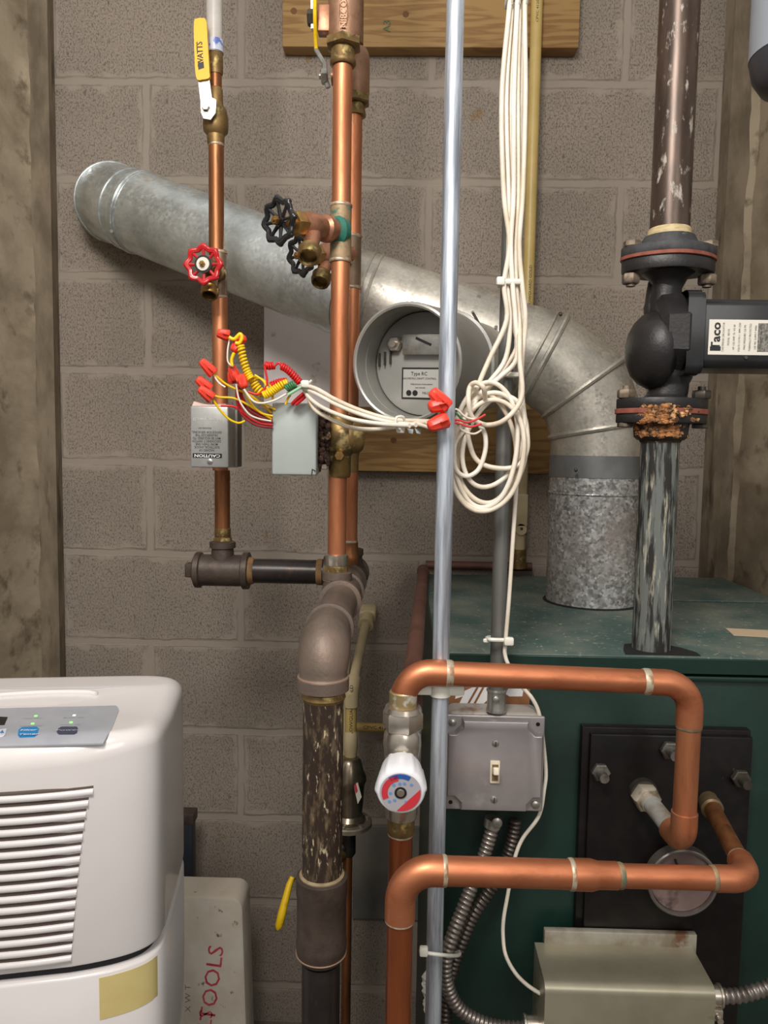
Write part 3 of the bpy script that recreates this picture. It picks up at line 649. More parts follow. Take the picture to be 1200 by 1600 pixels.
vpipe('copper_pipe', 'darkened copper pipe below the caution box, ending in the iron tee', 347.5, 790, 735, 832, YL, px2m(12, YL), copper_old)
b = MB(); vl(b, 348, 840, YL, [(824, .0115), (826, .0135), (838, .0135), (840, .0120)]); ad = b.build('brass_adapter', brass_old); tag(ad, 'brass adapter screwed into the top of the left iron tee', 'fitting')
b = MB(); x = vx(348, 840, YL); b.hexn((x, YL, zz(348, 853, YL)), Z_, .0165, zz(348, 839, YL) - zz(348, 853, YL)); b.build('hex_shoulder', brass_old, ad)
YW = YL
drain('drain_valve', 'red-wheeled brass drain valve on the left copper riser', P(343, 428, YL - .008), P(318, 413, YL - .085), px2m(26, 1.195), 8, redpaint, brass_old,
      P(333, 425, YL - .04), P(327, 462, YL - .062), .0135, disc=True, base_r=.0115)

# ================================================================== iron header
ZH = P(450, 893, 1.27).z; YH = 1.27
def xz(px, Y): return vx(px, 900, Y)
tee = thing('iron_tee', (xz(347, YH), YH, ZH), 'brown malleable iron tee with a square plug in its left end', 'tee')
b = MB(); xl, xr = xz(306, YH), xz(389, YH)
b.lathe((xl, YH, ZH), X_, [(0, .0285), (.001, .030), (.009, .030), (.011, .0265), (xr-xl-.011, .0265), (xr-xl-.009, .031), (xr-xl, .031), (xr-xl+.0005, .026)], 36)
xc = xz(348, YH); b.lathe((xc, YH, ZH + .015), Z_, [(0, .020), (.022, .018), (.0235, .0215), (.033, .0215), (.034, .019)], 28)
b.build('body', iron_dk, tee)
b = MB(); b.lathe((xl - .004, YH, ZH), X_, [(0, .020), (.006, .022)], 28); b.rbox((xl - .008, YH, ZH), (.016, .023, .023), .002, 2); b.build('square_plug', iron_dk, tee)
xk = xz(506, YH)
b = MB(); b.cyl((xr - .003, YH, ZH), (xk + .006, YH, ZH), px2m(19.2, YH), 36); hp = tag(b.build('black_pipe', blackpipe), 'short black steel pipe running level between the two iron tees', 'pipe')
b = MB(); b.lathe((xr - .001, YH, ZH), X_, [(0, .0235), (.008, .0222), (.010, .0205)], 28); b.build('thread_compound', mat('thread_compound', (130, 96, 58), (90, 66, 44), 60, rough=.7), hp)
b = MB(); b.lathe((xk - .012, YH, ZH), X_, [(0, .0205), (.002, .022), (.010, .022)], 28); b.build('thread_compound', mat('thread_compound', (130, 96, 58), (90, 66, 44), 60, rough=.7), hp)

XE = P(504, 1250, .86).x; YE = .855
hd = thing('iron_header', (XE, 1.1, ZH), 'brown iron header of two tees running back towards the wall', 'pipe fitting')
Yf, Yb = 1.13, 1.30
XF = P(527, 860, Yf).x; XB = P(548, 840, Yb).x
Xd = lambda y: XE + (XB - XE)*(y - YE)/(Yb - YE)
Zd = lambda y: ZH - .012
def H_(y): return V((Xd(y), y, Zd(y)))
ad_ = (H_(Yb) - H_(Yf)).normalized()
b = MB(); y0 = Yf - .046; b.lathe(H_(y0), ad_, [(0, .026), (.001, .0305), (.012, .0305), (.014, .0268), (.078, .0268), (.080, .0305), (.092, .0305), (.093, .026)], 36)
zf_ = Zd(Yf); b.lathe(V((XF, Yf, zf_ + .0055)), Z_, [(0, .023), (.016, .0195), (.019, .0205), (.020, .0222), (.030, .0222), (.0315, .019)], 32)
ft = b.build('front_tee', iron, hd)
b = MB(); b.cyl(H_(Yf + .04), H_(Yb - .04), .0235, 30); b.build('nipple', mat('bright_nipple', (150, 138, 122), (110, 96, 82), 40, rough=.5, metal=.4), hd)
b = MB(); b.lathe(H_(Yb - .052), ad_, [(0, .026), (.001, .0305), (.012, .0305), (.014, .0268), (.088, .0268), (.090, .0305), (.102, .0305)], 36)
zr2 = Zd(Yb); b.lathe(V((XB, Yb, zr2 + .012)), Z_, [(0, .023), (.024, .020), (.026, .022), (.036, .022), (.0375, .018)], 32)
b.lathe((xk, YH, ZH), X_, [(0, .0265), (.001, .028), (.012, .028), (.014, .0225), (.045, .0225)], 32)
b.build('rear_tee', iron_dk, hd)
b = MB(); b.cyl(H_(YE + .045), H_(y0 + .01), .0245, 32); b.build('close_nipple', iron, hd)
el = thing('iron_elbow', (XE, YE, Zd(YE)), 'large rust-brown iron elbow turning the header down into the upright pipe', 'elbow')
RP = px2m(31.5, YE + .03)
b = MB(); zc0 = P(504, 1070, YE - .028).z
pts = [H_(YE + .085), H_(YE + .056)] + arc(H_(YE), ad_, -Z_, .040, 12) + [V((XE, YE, zc0))]
b.tube(pts, [.0262]*2 + [.0265 + .0035*math.sin(PI*i/12) for i in range(13)] + [.0275], 40)
b.lathe(H_(YE + .068), ad_, [(0, .026), (.001, .0300), (.011, .0300), (.012, .026)], 36)
zc1 = P(504, 1090, YE - .028).z; b.lathe((XE, YE, zc1), Z_, [(0, .0272), (.001, .0296), (zc0 - zc1, .0296), (zc0 - zc1 + .003, .027)], 40)
b.build('body', iron, el)
b = MB(); b.torus((XE, YE, zc0 + .001), Z_, .0280, .0014, 40, 8); b.build('bright_edge', mat('worn_iron_edge', (150, 124, 106), rough=.5, metal=.3), el)
t = vpipe('steel_pipe', 'thick brown scaled steel pipe dropping from the big elbow', 504, 1250, 1080, 1392, YE, RP, scalepipe, n=40)
b = MB(); vl(b, 504, 1250, YE, [(1080, RP + .0005), (1088, RP + .0022), (1093, RP + .0004)], 40); b.build('compound_ring', brass_old, t)
cpl = thing('pipe_coupling', P(502, 1440, YE), 'brown iron coupling joining the thick upright pipe near the bottom of the picture', 'coupling')
b = MB(); x = vx(504, 1250, YE)
def vlx(mb, x, Y, px, segs, n=28, m=0, Yz=None):
    pr = [(zz(px, py, Yz or Y), r) for py, r in segs][::-1]; z0 = pr[0][0]; mb.lathe((x, Y, z0), Z_, [(z - z0, r) for z, r in pr], n, m); return mb
vlx(b, x, YE, 502, [(1382, .0262), (1384, .0298), (1410, .0298), (1414, .0288), (1484, .0290), (1487, .0298), (1500, .0290), (1512, .026)], 44, Yz=YE - .02); b.build('sleeve', iron_dk, cpl)
b = MB(); vlx(b, x, YE, 502, [(1378, RP + .0004), (1380, .0262), (1381.5, .0262), (1386, .025)], 40, Yz=YE - .02); b.build('compound_ring', compound, cpl)
b = MB(); b.torus((x, YE, zz(502, 1486, YE)), Z_, .0292, .0009, 40, 6); b.build('bright_line', mat('worn_iron_edge', (1, 1, 1)), cpl)
b = MB(); b.cyl((x, YE, .0), (x, YE, zz(502, 1500, YE)), RP*.97, 40); tag(b.build('steel_pipe', blackpipe), 'dark upright steel pipe below the iron coupling', 'pipe')

# ================================================================== middle risers (front and back)
def riser(which, px, Y, r, py_v0, top, label):
    pass
# front
YF = Yf
rF = px2m(14.5, YF)
lv = thing('bronze_valve', P(540, 40, YF), 'large bronze ball valve at the top of the front middle riser', 'valve')
b = MB(); vl(b, 539, 40, YF, [(-60, .0235), (55, .0240), (62, .0225), (66, .022)], 36); bdy = b.build('body', bronze, lv)
text('NIBCO', (.012, .013), P(537, 22, YF - .0250), Z_, -X_, bdy, mat('cast_letters', (150, 116, 92), rough=.5, metal=.5), 'cast_letters', th=.0012)
b = MB(); q = [P(537 + 6.5*math.cos(a)*1, 19 + 25*math.sin(a), YF - .0245) for a in [2*PI*k/24 for k in range(24)]]; b.tube(q, .0006, 6, closed=True); b.build('cast_oval', mat('cast_letters', (1, 1, 1)), bdy)
b = MB(); x = vx(537, 70, YF); b.hexn((x, YF, zz(537, 77, YF)), Z_, .0262, zz(537, 61, YF) - zz(537, 77, YF)); b.build('hex_collar', brass_old, lv)
b = MB(); vl(b, 536, 90, YF, [(76, .0170), (92, .0170), (96, .0185), (101, .0185), (104, .0165)], 28); b.build('ferrule', brass_old, lv)
b = MB(); x = vx(539, 40, YF); b.cyl((x, YF, zz(539, -55, YF)), (x, YF, zz(539, -520, YF)), rF, 28); b.build('upper_stub', copper, lv)
b = MB(); b.rbox(P(507, 33, YF), (.018, .020, .036), .002, 2); b.build('stem_boss', bronze_pink, lv)
b = MB(); b.tube([P(488, -30, YF), P(488, 20, YF), P(489, 43, YF), P(495, 49, YF)], .0022, 8); b.extr([P(x, y, YF - .004) for x, y in [(485, -40), (491, -40), (492, 44), (486, 44)]], (0, .010, 0)); arm = b.build('lever_arm', steel, lv)
b = MB(); b.hexn(P(495, 28, YF), -X_, .011, .013); b.build('handle_nut', steel_dk, lv)
b = MB(); b.tube(crom([P(492, -30, YF - .02), P(492, 20, YF - .02), P(493, 60, YF - .005), P(494, 76, YF)], 5), .0028, 8); b.build('yellow_grip_edge', yelpl2, lv)
vpipe('copper_pipe', 'thick copper pipe of the front middle riser above its tee', 534.5, 200, 100, 322, YF, rF, copper)
tf = vpipe('copper_tee', 'green-stained copper tee holding the upper black-wheeled drain', 532.5, 365, 320, 410, YF, px2m(16.3, YF), verdigris, 'tee', rings=(322, 408), n=32)
vpipe('copper_pipe', 'long copper pipe of the front middle riser between its tee and the brass zone valve', 531, 520, 409, 655, YF, rF, copper)
zv = thing('brass_zone_valve', P(533, 685, YF), 'corroded round brass valve body on the front middle riser beside the grey box', 'valve')
b = MB(); vl(b, 531, 685, YF, [(648, .0155), (655, .0170), (660, .0220), (668, .0250), (682, .0265), (698, .0248), (706, .0210), (712, .0165), (742, .0166), (746, .0150)], 32); b.build('body', mat('crusted_brass', (138, 112, 64), (84, 70, 46), 22, .4, .62, rough=.42, metal=.7, c3=(206, 182, 128), s3=18, lo3=.56, hi3=.64, bump=.5), zv)
b = MB(); q = P(555, 683, YF + .01); b.lathe(P(540, 683, YF), V((1, .3, 0)), [(0, .024), (.018, .024), (.024, .020), (.026, .012)], 26); b.build('side_boss', brass_old, zv)
b = MB(); b.hexn(P(531, 712, YF - .018), -Y_, .0075, .010); b.build('stem_nut', brass, zv)
b = MB(); rg = random.Random(2); c0_ = P(503, 687, YF - .026)
for k in range(150): b.sphere(c0_ + V((rg.uniform(-.012, .010), rg.uniform(-.008, .014), rg.uniform(-.036, .036))), rg.uniform(.003, .0052), n=8)
plabel(b.build('stem_collar', rust_dk, zv, jitter=.0012), 'brown crumbling corrosion between box and valve')
vpipe('copper_pipe', 'lower copper pipe of the front middle riser standing on the iron header', 527, 800, 742, 868, YF, rF, copper)
cf = thing('brass_adapter', P(525, 880, YF), 'silver and brass adapter screwed into the front header tee', 'fitting')
b = MB(); vl(b, 525.5, 880, YF, [(865, .0145), (867, .0172), (882, .0172), (884, .0160)], 28); b.build('ferrule', nickel, cf)
b = MB(); x = vx(525.5, 880, YF); b.hexn((x, YF, zz(525, 895, YF)), Z_, .0195, zz(525, 883, YF) - zz(525, 895, YF)); b.build('hex_shoulder', brass_old, cf)
b = MB(); vl(b, 525.5, 880, YF, [(894, .0185), (900, .0200), (906, .0200)], 28); b.build('thread_compound', ptape, cf)
# back
YB2 = Yb - .02; YB2 = 1.262
rB = px2m(12.5, YB2)
lv = thing('bronze_valve', P(557, 115, YB2), 'smaller bronze ball valve half hidden behind the front middle riser', 'valve')
b = MB(); vl(b, 556, 115, YB2, [(78, .0170), (84, .0200), (92, .0218), (145, .0220), (152, .0200)], 32); b.build('body', bronze, lv)
b = MB(); x = vx(556, 160, YB2); b.hexn((x, YB2, zz(556, 164, YB2)), Z_, .0235, zz(556, 149, YB2) - zz(556, 164, YB2)); b.build('hex_collar', brass_old, lv)
b = MB(); vl(b, 556, 170, YB2, [(162, .0150), (174, .0150), (176, .0160), (182, .0160)], 26); b.build('ferrule', brass_old, lv)
b = MB(); b.cyl(P(541, 121, YB2), P(518, 121, YB2), .012, 16); b.build('stem_boss', bronze_pink, lv)
b = MB(); b.tube([P(493, 62, YB2), P(494, 78, YB2), P(507, 100, YB2), P(509, 126, YB2), P(513, 137, YB2)], [.0024, .0036, .0042, .0042, .004], 8); ar = b.build('lever_arm', steel, lv)
b = MB(); b.hexn(P(512, 120, YB2), -X_, .0115, .010); b.lathe(P(503, 119, YB2), -X_, [(0, .005), (.004, .0045)], 12); b.build('handle_nut', steel, lv)
b = MB(); b.cyl(P(556, 70, YB2), P(556, -50, YB2) + V((0, 0, .5)), rB*.9, 20); b.build('upper_stub', brass_old, lv)
vpipe('copper_pipe', 'copper pipe of the back middle riser, mostly hidden behind the front one', 552.5, 260, 178, 372, YB2, rB, copper)
vpipe('copper_tee', 'dull copper tee of the back middle riser', 550.5, 410, 368, 452, YB2, px2m(13.5, YB2), mat('dull_tee', (1, 1, 1)), 'tee', rings=(370, 450))
vpipe('copper_pipe', 'copper pipe of the back middle riser beside the damper', 548.5, 560, 450, 660, YB2, rB, copper, rings=(640,))
b = MB(); vl(b, 547, 685, YB2, [(650, .014), (664, .019), (682, .021), (700, .019), (712, .0145), (738, .0145)], 26); tag(b.build('brass_zone_valve', brass_old), 'second brass valve body hidden behind the corroded one', 'valve')
vpipe('copper_pipe', 'lower copper pipe of the back middle riser above the rear header tee', 546.5, 800, 734, 852, YB2, rB, copper, rings=(846,))
cb = thing('brass_adapter', P(546, 862, YB2), 'copper adapter screwed into the rear header tee', 'fitting')
b = MB(); vl(b, 546, 862, YB2, [(848, .0142), (863, .0142), (866, .0165), (874, .0165), (882, .015)], 26); b.build('sleeve', copper_old, cb)
drain('drain_valve', 'upper black-wheeled boiler drain on the front middle riser', P(531, 361, YF - .003), P(436, 345, 1.035), px2m(31, 1.035), 8, blackpaint, bronze_pink,
      P(490, 362, 1.080), P(482, 403, 1.045), .0150, patina=True, base_r=.0150)
drain('drain_valve', 'lower black-wheeled boiler drain on the back middle riser', P(548, 398, YB2 - .004), P(470, 399, 1.185), px2m(27, 1.185), 8, blackpaint, bronze_pink,
      P(512, 402, 1.225), P(500, 442, 1.195), .0145, base_r=.0145)

# ================================================================== the two valve heads
def fp_(px, py, Y): return P(px, py, Y)
YBX = 1.165
a, c = P(297, 634, YBX), P(357, 731, YBX)
hw = thing('caution_box', ((a.x+c.x)/2, YBX + .03, c.z), 'small silver box with an upside-down caution label on the left riser', 'control box')
b = MB(); b.rbox(((a.x+c.x)/2, YBX + .024, (a.z+c.z)/2), (c.x-a.x, .048, a.z-c.z), .0025, 3); cov = b.build('cover', zonesilver, hw)
a2, c2 = P(345, 640, YBX + .05), P(372, 730, YBX + .05)
b = MB(); b.rbox(((a.x + c2.x)/2 + .012, YBX + .064, (a2.z+c2.z)/2), (c2.x-a.x - .024, .034, a2.z-c2.z), .002, 2); b.build('base', zoneside, hw)
b = MB(); b.extr([P(x, y, YBX + .012) for x, y in [(300, 634), (303, 627), (312, 630), (326, 632), (352, 631), (356, 635), (350, 640), (302, 640)]], (0, .03, 0)); b.build('torn_paper', mat('pink_paper', (226, 200, 190), (214, 170, 164), 30, rough=.7), hw)
xc = (a.x+c.x)/2; hz = lambda py: zz(326, py, YBX)
lines = ['HAZARD OF', 'ELECTRICAL SHOCK.', 'MORE THAN ONE', 'DISCONNECT SWITCH', 'MAY BE REQUIRED TO', 'DE-ENERGIZE THE', 'DEVICE FOR SERVICING.']
b = MB(); b.rbox((vx(324, 711, YBX), YBX - .0003, hz(712)), (.0445, .0006, .0068), 0); bar = b.build('black_band', ink, cov)
text('CAUTION', (.0088, .0062), (vx(324, 711, YBX), YBX - .0006, hz(712)), -X_, -Z_, bar, inkw, bold=.02)
for i, s in enumerate(lines):
    text(s, (.0042, .0050), (vx(323, 700, YBX), YBX, hz(703.5 - i*4.7)), -X_, -Z_, cov, ink, bold=.01)
text('4000XXXX-001'.replace('X', '0'), (.0036, .004), (vx(320, 670, YBX), YBX, hz(669)), -X_, -Z_, cov, ink)
text('Honeywell', (.0100, .0080), (vx(324, 655, YBX), YBX, hz(655)), -X_, -Z_, cov, mat('embossed_silver', (214, 212, 206), rough=.4, metal=.3), 'embossed_lettering', th=.0006)
b = MB(); b.lathe((vx(328, 722, YBX), YBX, hz(721)), -Y_, [(0, .0042), (.002, .0042), (.0028, .002)], 14); b.build('screw', steel, cov)

YG = 1.075
a, c = P(425, 629, YG), P(494, 743, YG)
gb = thing('zone_valve_box', ((a.x+c.x)/2, YG + .03, c.z), 'plain grey-green metal box under the tangle of thermostat wires', 'control box')
b = MB(); b.rbox(((a.x+c.x)/2, YG + .020, (a.z+c.z)/2), (c.x-a.x, .040, a.z-c.z), .0028, 3); gcv = b.build('cover', zonegrey, gb)
b = MB(); b.rbox(((a.x+c.x)/2 + .003, YG + .050, (a.z+c.z)/2), (c.x-a.x - .004, .022, a.z-c.z - .006), .002, 2); b.build('base', zoneside, gb)
b = MB(); q = P(489, 634, YG - .0005); b.tube([P(484, 629, YG), q, P(490, 640, YG - .001)], .0008, 6); b.tube([P(487, 742, YG - .001), P(488, 733, YG - .001), P(493, 736, YG - .001)], .0008, 6); b.build('latch_wire', steel_dk, gcv)
b = MB(); b.rbox(P(507, 729, YG + .03), (.009, .008, .008), .001, 1); b.build('terminal_tab', nickel, gb)

# ================================================================== front conduit and switch-box conduit
YC = .885
x = vx(698, 620, YC)
b = MB(); b.cyl((x, YC, 0), (x, YC, zz(700, -620, YC)), .0099, 32); fc = tag(b.build('conduit', emt), 'long zinc-plated conduit standing in front of the flue, nearest of the two', 'conduit')
b = MB(); zc = zz(687, 1077, YC); b.lathe((x, YC, zc - .008), Z_, [(0, .0105), (.001, .0125), (.015, .0125), (.016, .0105)], 24); b.rbox((x - .018, YC, zc), (.020, .012, .012), .002, 2); b.rbox((x + .018, YC, zc), (.020, .012, .012), .002, 2)
b.build('strap', tie, fc)
YR = .968
xr_ = vx(781, 900, YR); zsw = zz(775, 1106, YR)
b = MB(); b.cyl((xr_, YR, zsw + .004), (xr_, YR, zz(790, -620, YR)), .0095, 28); rc = tag(b.build('conduit', emt_b), 'dusty conduit behind the white cables, ending in the switch box', 'conduit')
b = MB(); b.lathe((xr_, YR, zsw - .004), Z_, [(0, .0128), (.004, .0128), (.006, .0120), (.026, .0120), (.0265, .0132), (.028, .0132), (.029, .0100)], 28); b.lathe((xr_ - .002, YR - .010, zsw + .015), -Y_, [(0, .0045), (.004, .0045), (.005, .003)], 12)
b.build('connector', steel, rc)

# switch box
a, c = P(697, 1122, .945), P(850, 1276, .945)
sb = thing('switch_box', ((a.x+c.x)/2, 1.0, c.z), 'square grey steel box with an ivory toggle switch on the boiler front', 'switch box')
cx, cz = (a.x+c.x)/2, (a.z+c.z)/2; W_, H2 = c.x-a.x, a.z-c.z
b = MB(); b.rbox((cx, .9865, cz + .003), (W_ - .008, .046, H2 - .004), .010, 5); b.build('body', boxrust, sb)
# raised cover: plate with plateau and notched corners
b = MB(); b.rbox((cx, .9605, cz), (W_, .005, H2), .0022, 3); 
# shape plateau as cross-like outline
def plateau(w, h, n_, cr):
    pts = []
    for sx, sy in ((1, 1), (-1, 1), (-1, -1), (1, -1)):
        cs = [(w/2, h/2 - n_), (w/2 - n_*.5, h/2 - n_), (w/2 - n_, h/2 - n_*.5), (w/2 - n_, h/2)]
        if sx*sy < 0: cs = cs[::-1]
        pts += [(sx*p[0], sy*p[1]) for p in cs]
    return pts
pp = plateau(W_ - .004, H2 - .004, .019, 0)
lv_ = [(.9585, 1.0), (.953, .985), (.9485, .955), (.9478, .93)]
prev = None
for y, s in lv_:
    R = b.ring([V((cx + q[0]*s, y, cz + q[1]*s)) for q in pp])
    if prev: b.bridge(prev, R)
    prev = R
b.face(prev)
cvr = b.build('cover', boxgrey, sb, ang=30)
for sx, sy in ((-1, 1), (1, 1), (-1, -1), (1, -1)):
    q = V((cx + sx*(W_/2 - .009), .9578, cz + sy*(H2/2 - .010)))
    if (sx, sy) in ((-1, 1), (1, -1)):
        b = MB(); b.lathe(q, -Y_, [(0, .005), (.002, .005), (.0035, .003)], 14); b.build('corner_screw', steel, cvr)
    else:
        b = MB(); b.lathe(q, -Y_, [(0, .0026), (.0004, .0026)], 12); b.build('corner_hole', hole, cvr)
b = MB(); sx_ = vx(773.5, 1207, .945); sz_ = zz(773, 1207, .945)
b.rbox((sx_, .9468, sz_), (.0125, .004, .029), .001, 2); sw = b.build('switch_plate', ivory, sb)
b = MB(); b.rbox((sx_, .9445, sz_), (.0078, .0012, .021), 0); b.build('slot', mat('switch_slot', (120, 96, 70), rough=.6), sw)
b = MB(); b.rbox((sx_, .9385, sz_ + .0045), (.0072, .014, .0095), .0015, 3, R=Matrix.Rotation(-.35, 3, 'X')); b.build('toggle', ivory, sw)
for py in (1163, 1251):
    b = MB(); q = V((sx_, .9478, zz(773, py, .945))); b.lathe(q, -Y_, [(0, .0046), (.0012, .0042), (.002, .002)], 16); o = b.build('plate_screw', steel, cvr)
    b = MB(); b.rbox((q.x, .9456, q.z), (.001, .0006, .007), 0, R=Matrix.Rotation(.1, 3, 'Y')); b.build('slot', ink, o)

# flexible conduits
def flex(name, label, pts, r, m, pitch=.0062, amp=.13):
    c = crom(pts, 10); L = 0; cum = [0]
    for i in range(1, len(c)): L += (c[i] - c[i-1]).length; cum.append(L)
    N = int(L/pitch*6); out = []; rs = []; j = 0
    for i in range(N + 1):
        s = L*i/N
        while j < len(cum) - 2 and cum[j+1] < s: j += 1
        t = (s - cum[j])/max(1e-9, cum[j+1] - cum[j]); out.append(c[j].lerp(c[j+1], t)); ph = s/pitch*2*PI
        rs.append(r*(1 + amp*(abs(math.sin(ph/2))*2 - 1)))
    b = MB(); b.tube(out, rs, 16); return tag(b.build(name, m, ang=80), label, 'flexible conduit')
YX = .955
fa = flex('flexible_conduit', 'bright ribbed metal conduit curving from under the switch box to the tan control box', [P(772, 1284, .985), P(757, 1335, .980), P(733, 1395, .965), P(707, 1462, .950), P(697, 1500, .945), P(700, 1542, .945), P(720, 1578, .945), P(760, 1600, .945), P(800, 1606, .945), P(850, 1604, .945)], .0082, bxsteel)
b = MB(); b.lathe(P(771, 1278, .985) , V((-.15, 0, -1)), [(0, .0115), (.012, .0115), (.013, .009)], 20); b.lathe(P(776, 1284, .975), -Y_, [(0, .007), (.004, .007), (.006, .004)], 14); b.build('clamp_connector', steel, fa)
flex('flexible_conduit', 'darker ribbed conduit hanging behind the bright one', [P(806, 1280, .992), P(797, 1330, .990), P(772, 1380, .985), P(742, 1425, .978), P(722, 1470, .972), P(708, 1510, .970), P(697, 1560, .965), P(693, 1640, .96)], .0082, bxdark)
b = MB(); q = [P(659, 1487, .868), P(690, 1492, .866), P(714, 1493, .915), P(716, 1488, .96), P(690, 1484, .975), P(664, 1482, .905)]; b.tube(crom(q, 6, True), .0022, 8, closed=True); b.rbox(P(662, 1486, .862), (.010, .008, .011), .002, 2); tag(b.build('cable_tie', tie), 'white cable tie strapping the ribbed conduits to the front conduit, low down', 'cable tie')
b = MB(); q = [P(764, 999, .948), P(780, 1000, .945), P(797, 1000, .955), P(796, 998, .985), P(764, 996, .985)]; b.tube(crom(q, 6, True), .0026, 8, closed=True); b.rbox(P(795, 1002, .944), (.012, .008, .010), .002, 2); b.rbox(P(760, 1001, .952), (.008, .004, .005), .001, 1)
tag(b.build('cable_tie', tie), 'white cable tie around the dusty conduit just above the copper loop', 'cable tie')

# ================================================================== copper loops in front of the boiler
def ringat(parent, c, ax, r, w=.005, m=solder, t=.0009, name='solder_ring'):
    b = MB(); ax = V(ax).normalized(); b.lathe(V(c) - ax*w/2, ax, [(0, r), (w*.25, r + t), (w*.75, r + t), (w, r)], 28); return b.build(name, m, parent)
# upper loop
YU = .868; rU = px2m(19.3, YU - .0)
cL = P(634, 1049, YU); cR = P(1081, 1068, YU + .012); cD = P(1064, 1322, YU + .012)
zu = (cL.z + cR.z)/2
L0 = V((P(630, 1080, YU).x, YU, cL.z)); R0 = V((P(1078, 1100, YU + .012).x, YU + .012, cR.z)); D0 = V((R0.x, R0.y, P(1064, 1318, R0.y).z))
dLR = (R0 - L0).normalized()
back = (P(1007, 1243, .985) - D0).normalized()
up_ = thing('copper_loop', L0, 'upper copper loop with three elbows from the white-capped valve to the black plate', 'pipe loop')
re_ = rU*1.09; RB = .034
b = MB(); b.tube([L0 - Z_*(RB + .018)] + arc(L0, -Z_, dLR, RB, 10) + [L0 + dLR*(RB + .016)], re_, 32); b.build('left_elbow', copper_h, up_)
b = MB(); b.cyl(L0 + dLR*(RB + .01), R0 - dLR*(RB + .01), rU, 32); b.build('level_pipe', copper_h, up_)
ringat(up_, L0 + dLR*(RB + .018), dLR, rU + .0006, .010)
b = MB(); b.tube([R0 - dLR*(RB + .016)] + arc(R0, -dLR, -Z_, RB*.9, 10) + [R0 - Z_*(RB + .016)], re_, 32); b.build('right_elbow', copper_h, up_)
ringat(up_, R0 - dLR*(RB + .018), dLR, rU + .0006, .010)
b = MB(); b.cyl(R0 - Z_*(RB + .01), D0 + Z_*(RB*.6 + .01), rU*.97, 32); b.build('drop_pipe', copper, up_)
ringat(up_, R0 - Z_*(RB + .017), Z_, rU, .006, verdigris); ringat(up_, D0 + Z_*(RB*.6 + .016), Z_, rU + .0002, .004)
b = MB(); b.tube([D0 + Z_*(RB*.6 + .018)] + arc(D0, Z_, back, RB*.62, 10) + [D0 + back*(RB*.62 + .010)], re_, 32); b.build('lower_elbow', copper, up_)
E1 = P(1007, 1243, .985)
b = MB(); b.cyl(D0 + back*.028, E1 + back*.02, .0115, 24); plabel(b.build('tail_pipe', mat('whitened_pipe', (176, 176, 170), (140, 128, 108), 22, .45, .65, rough=.5, metal=.3), up_), 'pale scaled pipe running back to the plate')
uf = thing('pipe_fitting', E1, 'whitened hex adapter screwed into the black plate, left of the two', 'fitting')
b = MB(); b.hexn(E1 - back*.014, back, .0185, .018); b.lathe(E1 - back*.022, back, [(0, .0125), (.009, .0135)], 20); b.lathe(E1 + back*.004, back, [(0, .0150), (.020, .0150)], 24); b.build('adapter', mat('whitened_nut', (190, 180, 162), (110, 92, 68), 34, .5, .66, rough=.5, metal=.4), uf)
b = MB(); b.lathe(V((E1.x, .9935, E1.z + .002)), -Y_, [(0, .019), (.010, .018)], 24); b.build('collar', steel_dk, uf)
# lower loop
YO = .800; r1 = px2m(22.5, YO + .03); r2 = px2m(18.5, YO + .05)
A1 = V((P(624, 1480, YO).x, YO, P(640, 1359, YO).z)); B1 = P(1172, 1373, YO + .020); B1.z = A1.z - .0
B1 = V((B1.x, B1.y, P(1172, 1374, B1.y).z))
dAB = (B1 - A1).normalized()
lo_ = thing('copper_loop', V((A1.x, A1.y, 0)), 'lower copper loop rising from the floor, reducing in size towards its right elbow', 'pipe loop')
b = MB(); b.cyl((A1.x, YO, 0), A1 - Z_*(.038), r1*.93, 32); b.build('riser_pipe', copper_brown, lo_)
RB1 = .036
b = MB(); b.tube([A1 - Z_*(RB1 + .020)] + arc(A1, -Z_, dAB, RB1, 12) + [A1 + dAB*(RB1 + .010)], r1*1.07, 36); b.build('left_elbow', copper_h, lo_)
ringat(lo_, A1 - Z_*(RB1 + .021), Z_, r1, .004)
xr1 = P(892, 1366, YO + .012).x; s_ = (xr1 - A1.x)/dAB.x; q1 = A1 + dAB*s_
b = MB(); b.cyl(A1 + dAB*(RB1 + .005), q1, r1, 36); b.build('level_pipe', copper_h, lo_)
ringat(lo_, A1 + dAB*(RB1 + .011), dAB, r1 + .0004, .006)
b = MB(); b.lathe(q1, dAB, [(0, r1*1.02), (.001, r1*1.08), (.022, r1*1.08), (.030, r2*1.12), (.050, r2*1.12), (.051, r2)], 36); b.build('reducer', copper_h, lo_)
ringat(lo_, q1, dAB, r1*1.04, .006); ringat(lo_, q1 + dAB*.053, dAB, r2 + .0002, .008, verdigris)
b = MB(); b.cyl(q1 + dAB*.045, B1 - dAB*.024, r2*.98, 32); b.build('narrow_pipe', copper_h, lo_)
E2 = P(1112, 1262, .975); bk2 = (E2 - B1).normalized()
b = MB(); b.tube([B1 - dAB*.040] + arc(B1, -dAB, bk2, .022, 10) + [B1 + bk2*.036], r2*1.1, 32); b.build('right_elbow', copper_h, lo_)
ringat(lo_, B1 - dAB*.040, dAB, r2, .009, verdigris); ringat(lo_, B1 + bk2*.038, bk2, r2 - .0008, .008, verdigris)
b = MB(); b.cyl(B1 + bk2*.03, E2 + bk2*.01, r2*.82, 28); b.build('tail_pipe', copper_old, lo_)
uf = thing('pipe_fitting', E2, 'tarnished brass adapter screwed into the black plate, right of the two', 'fitting')
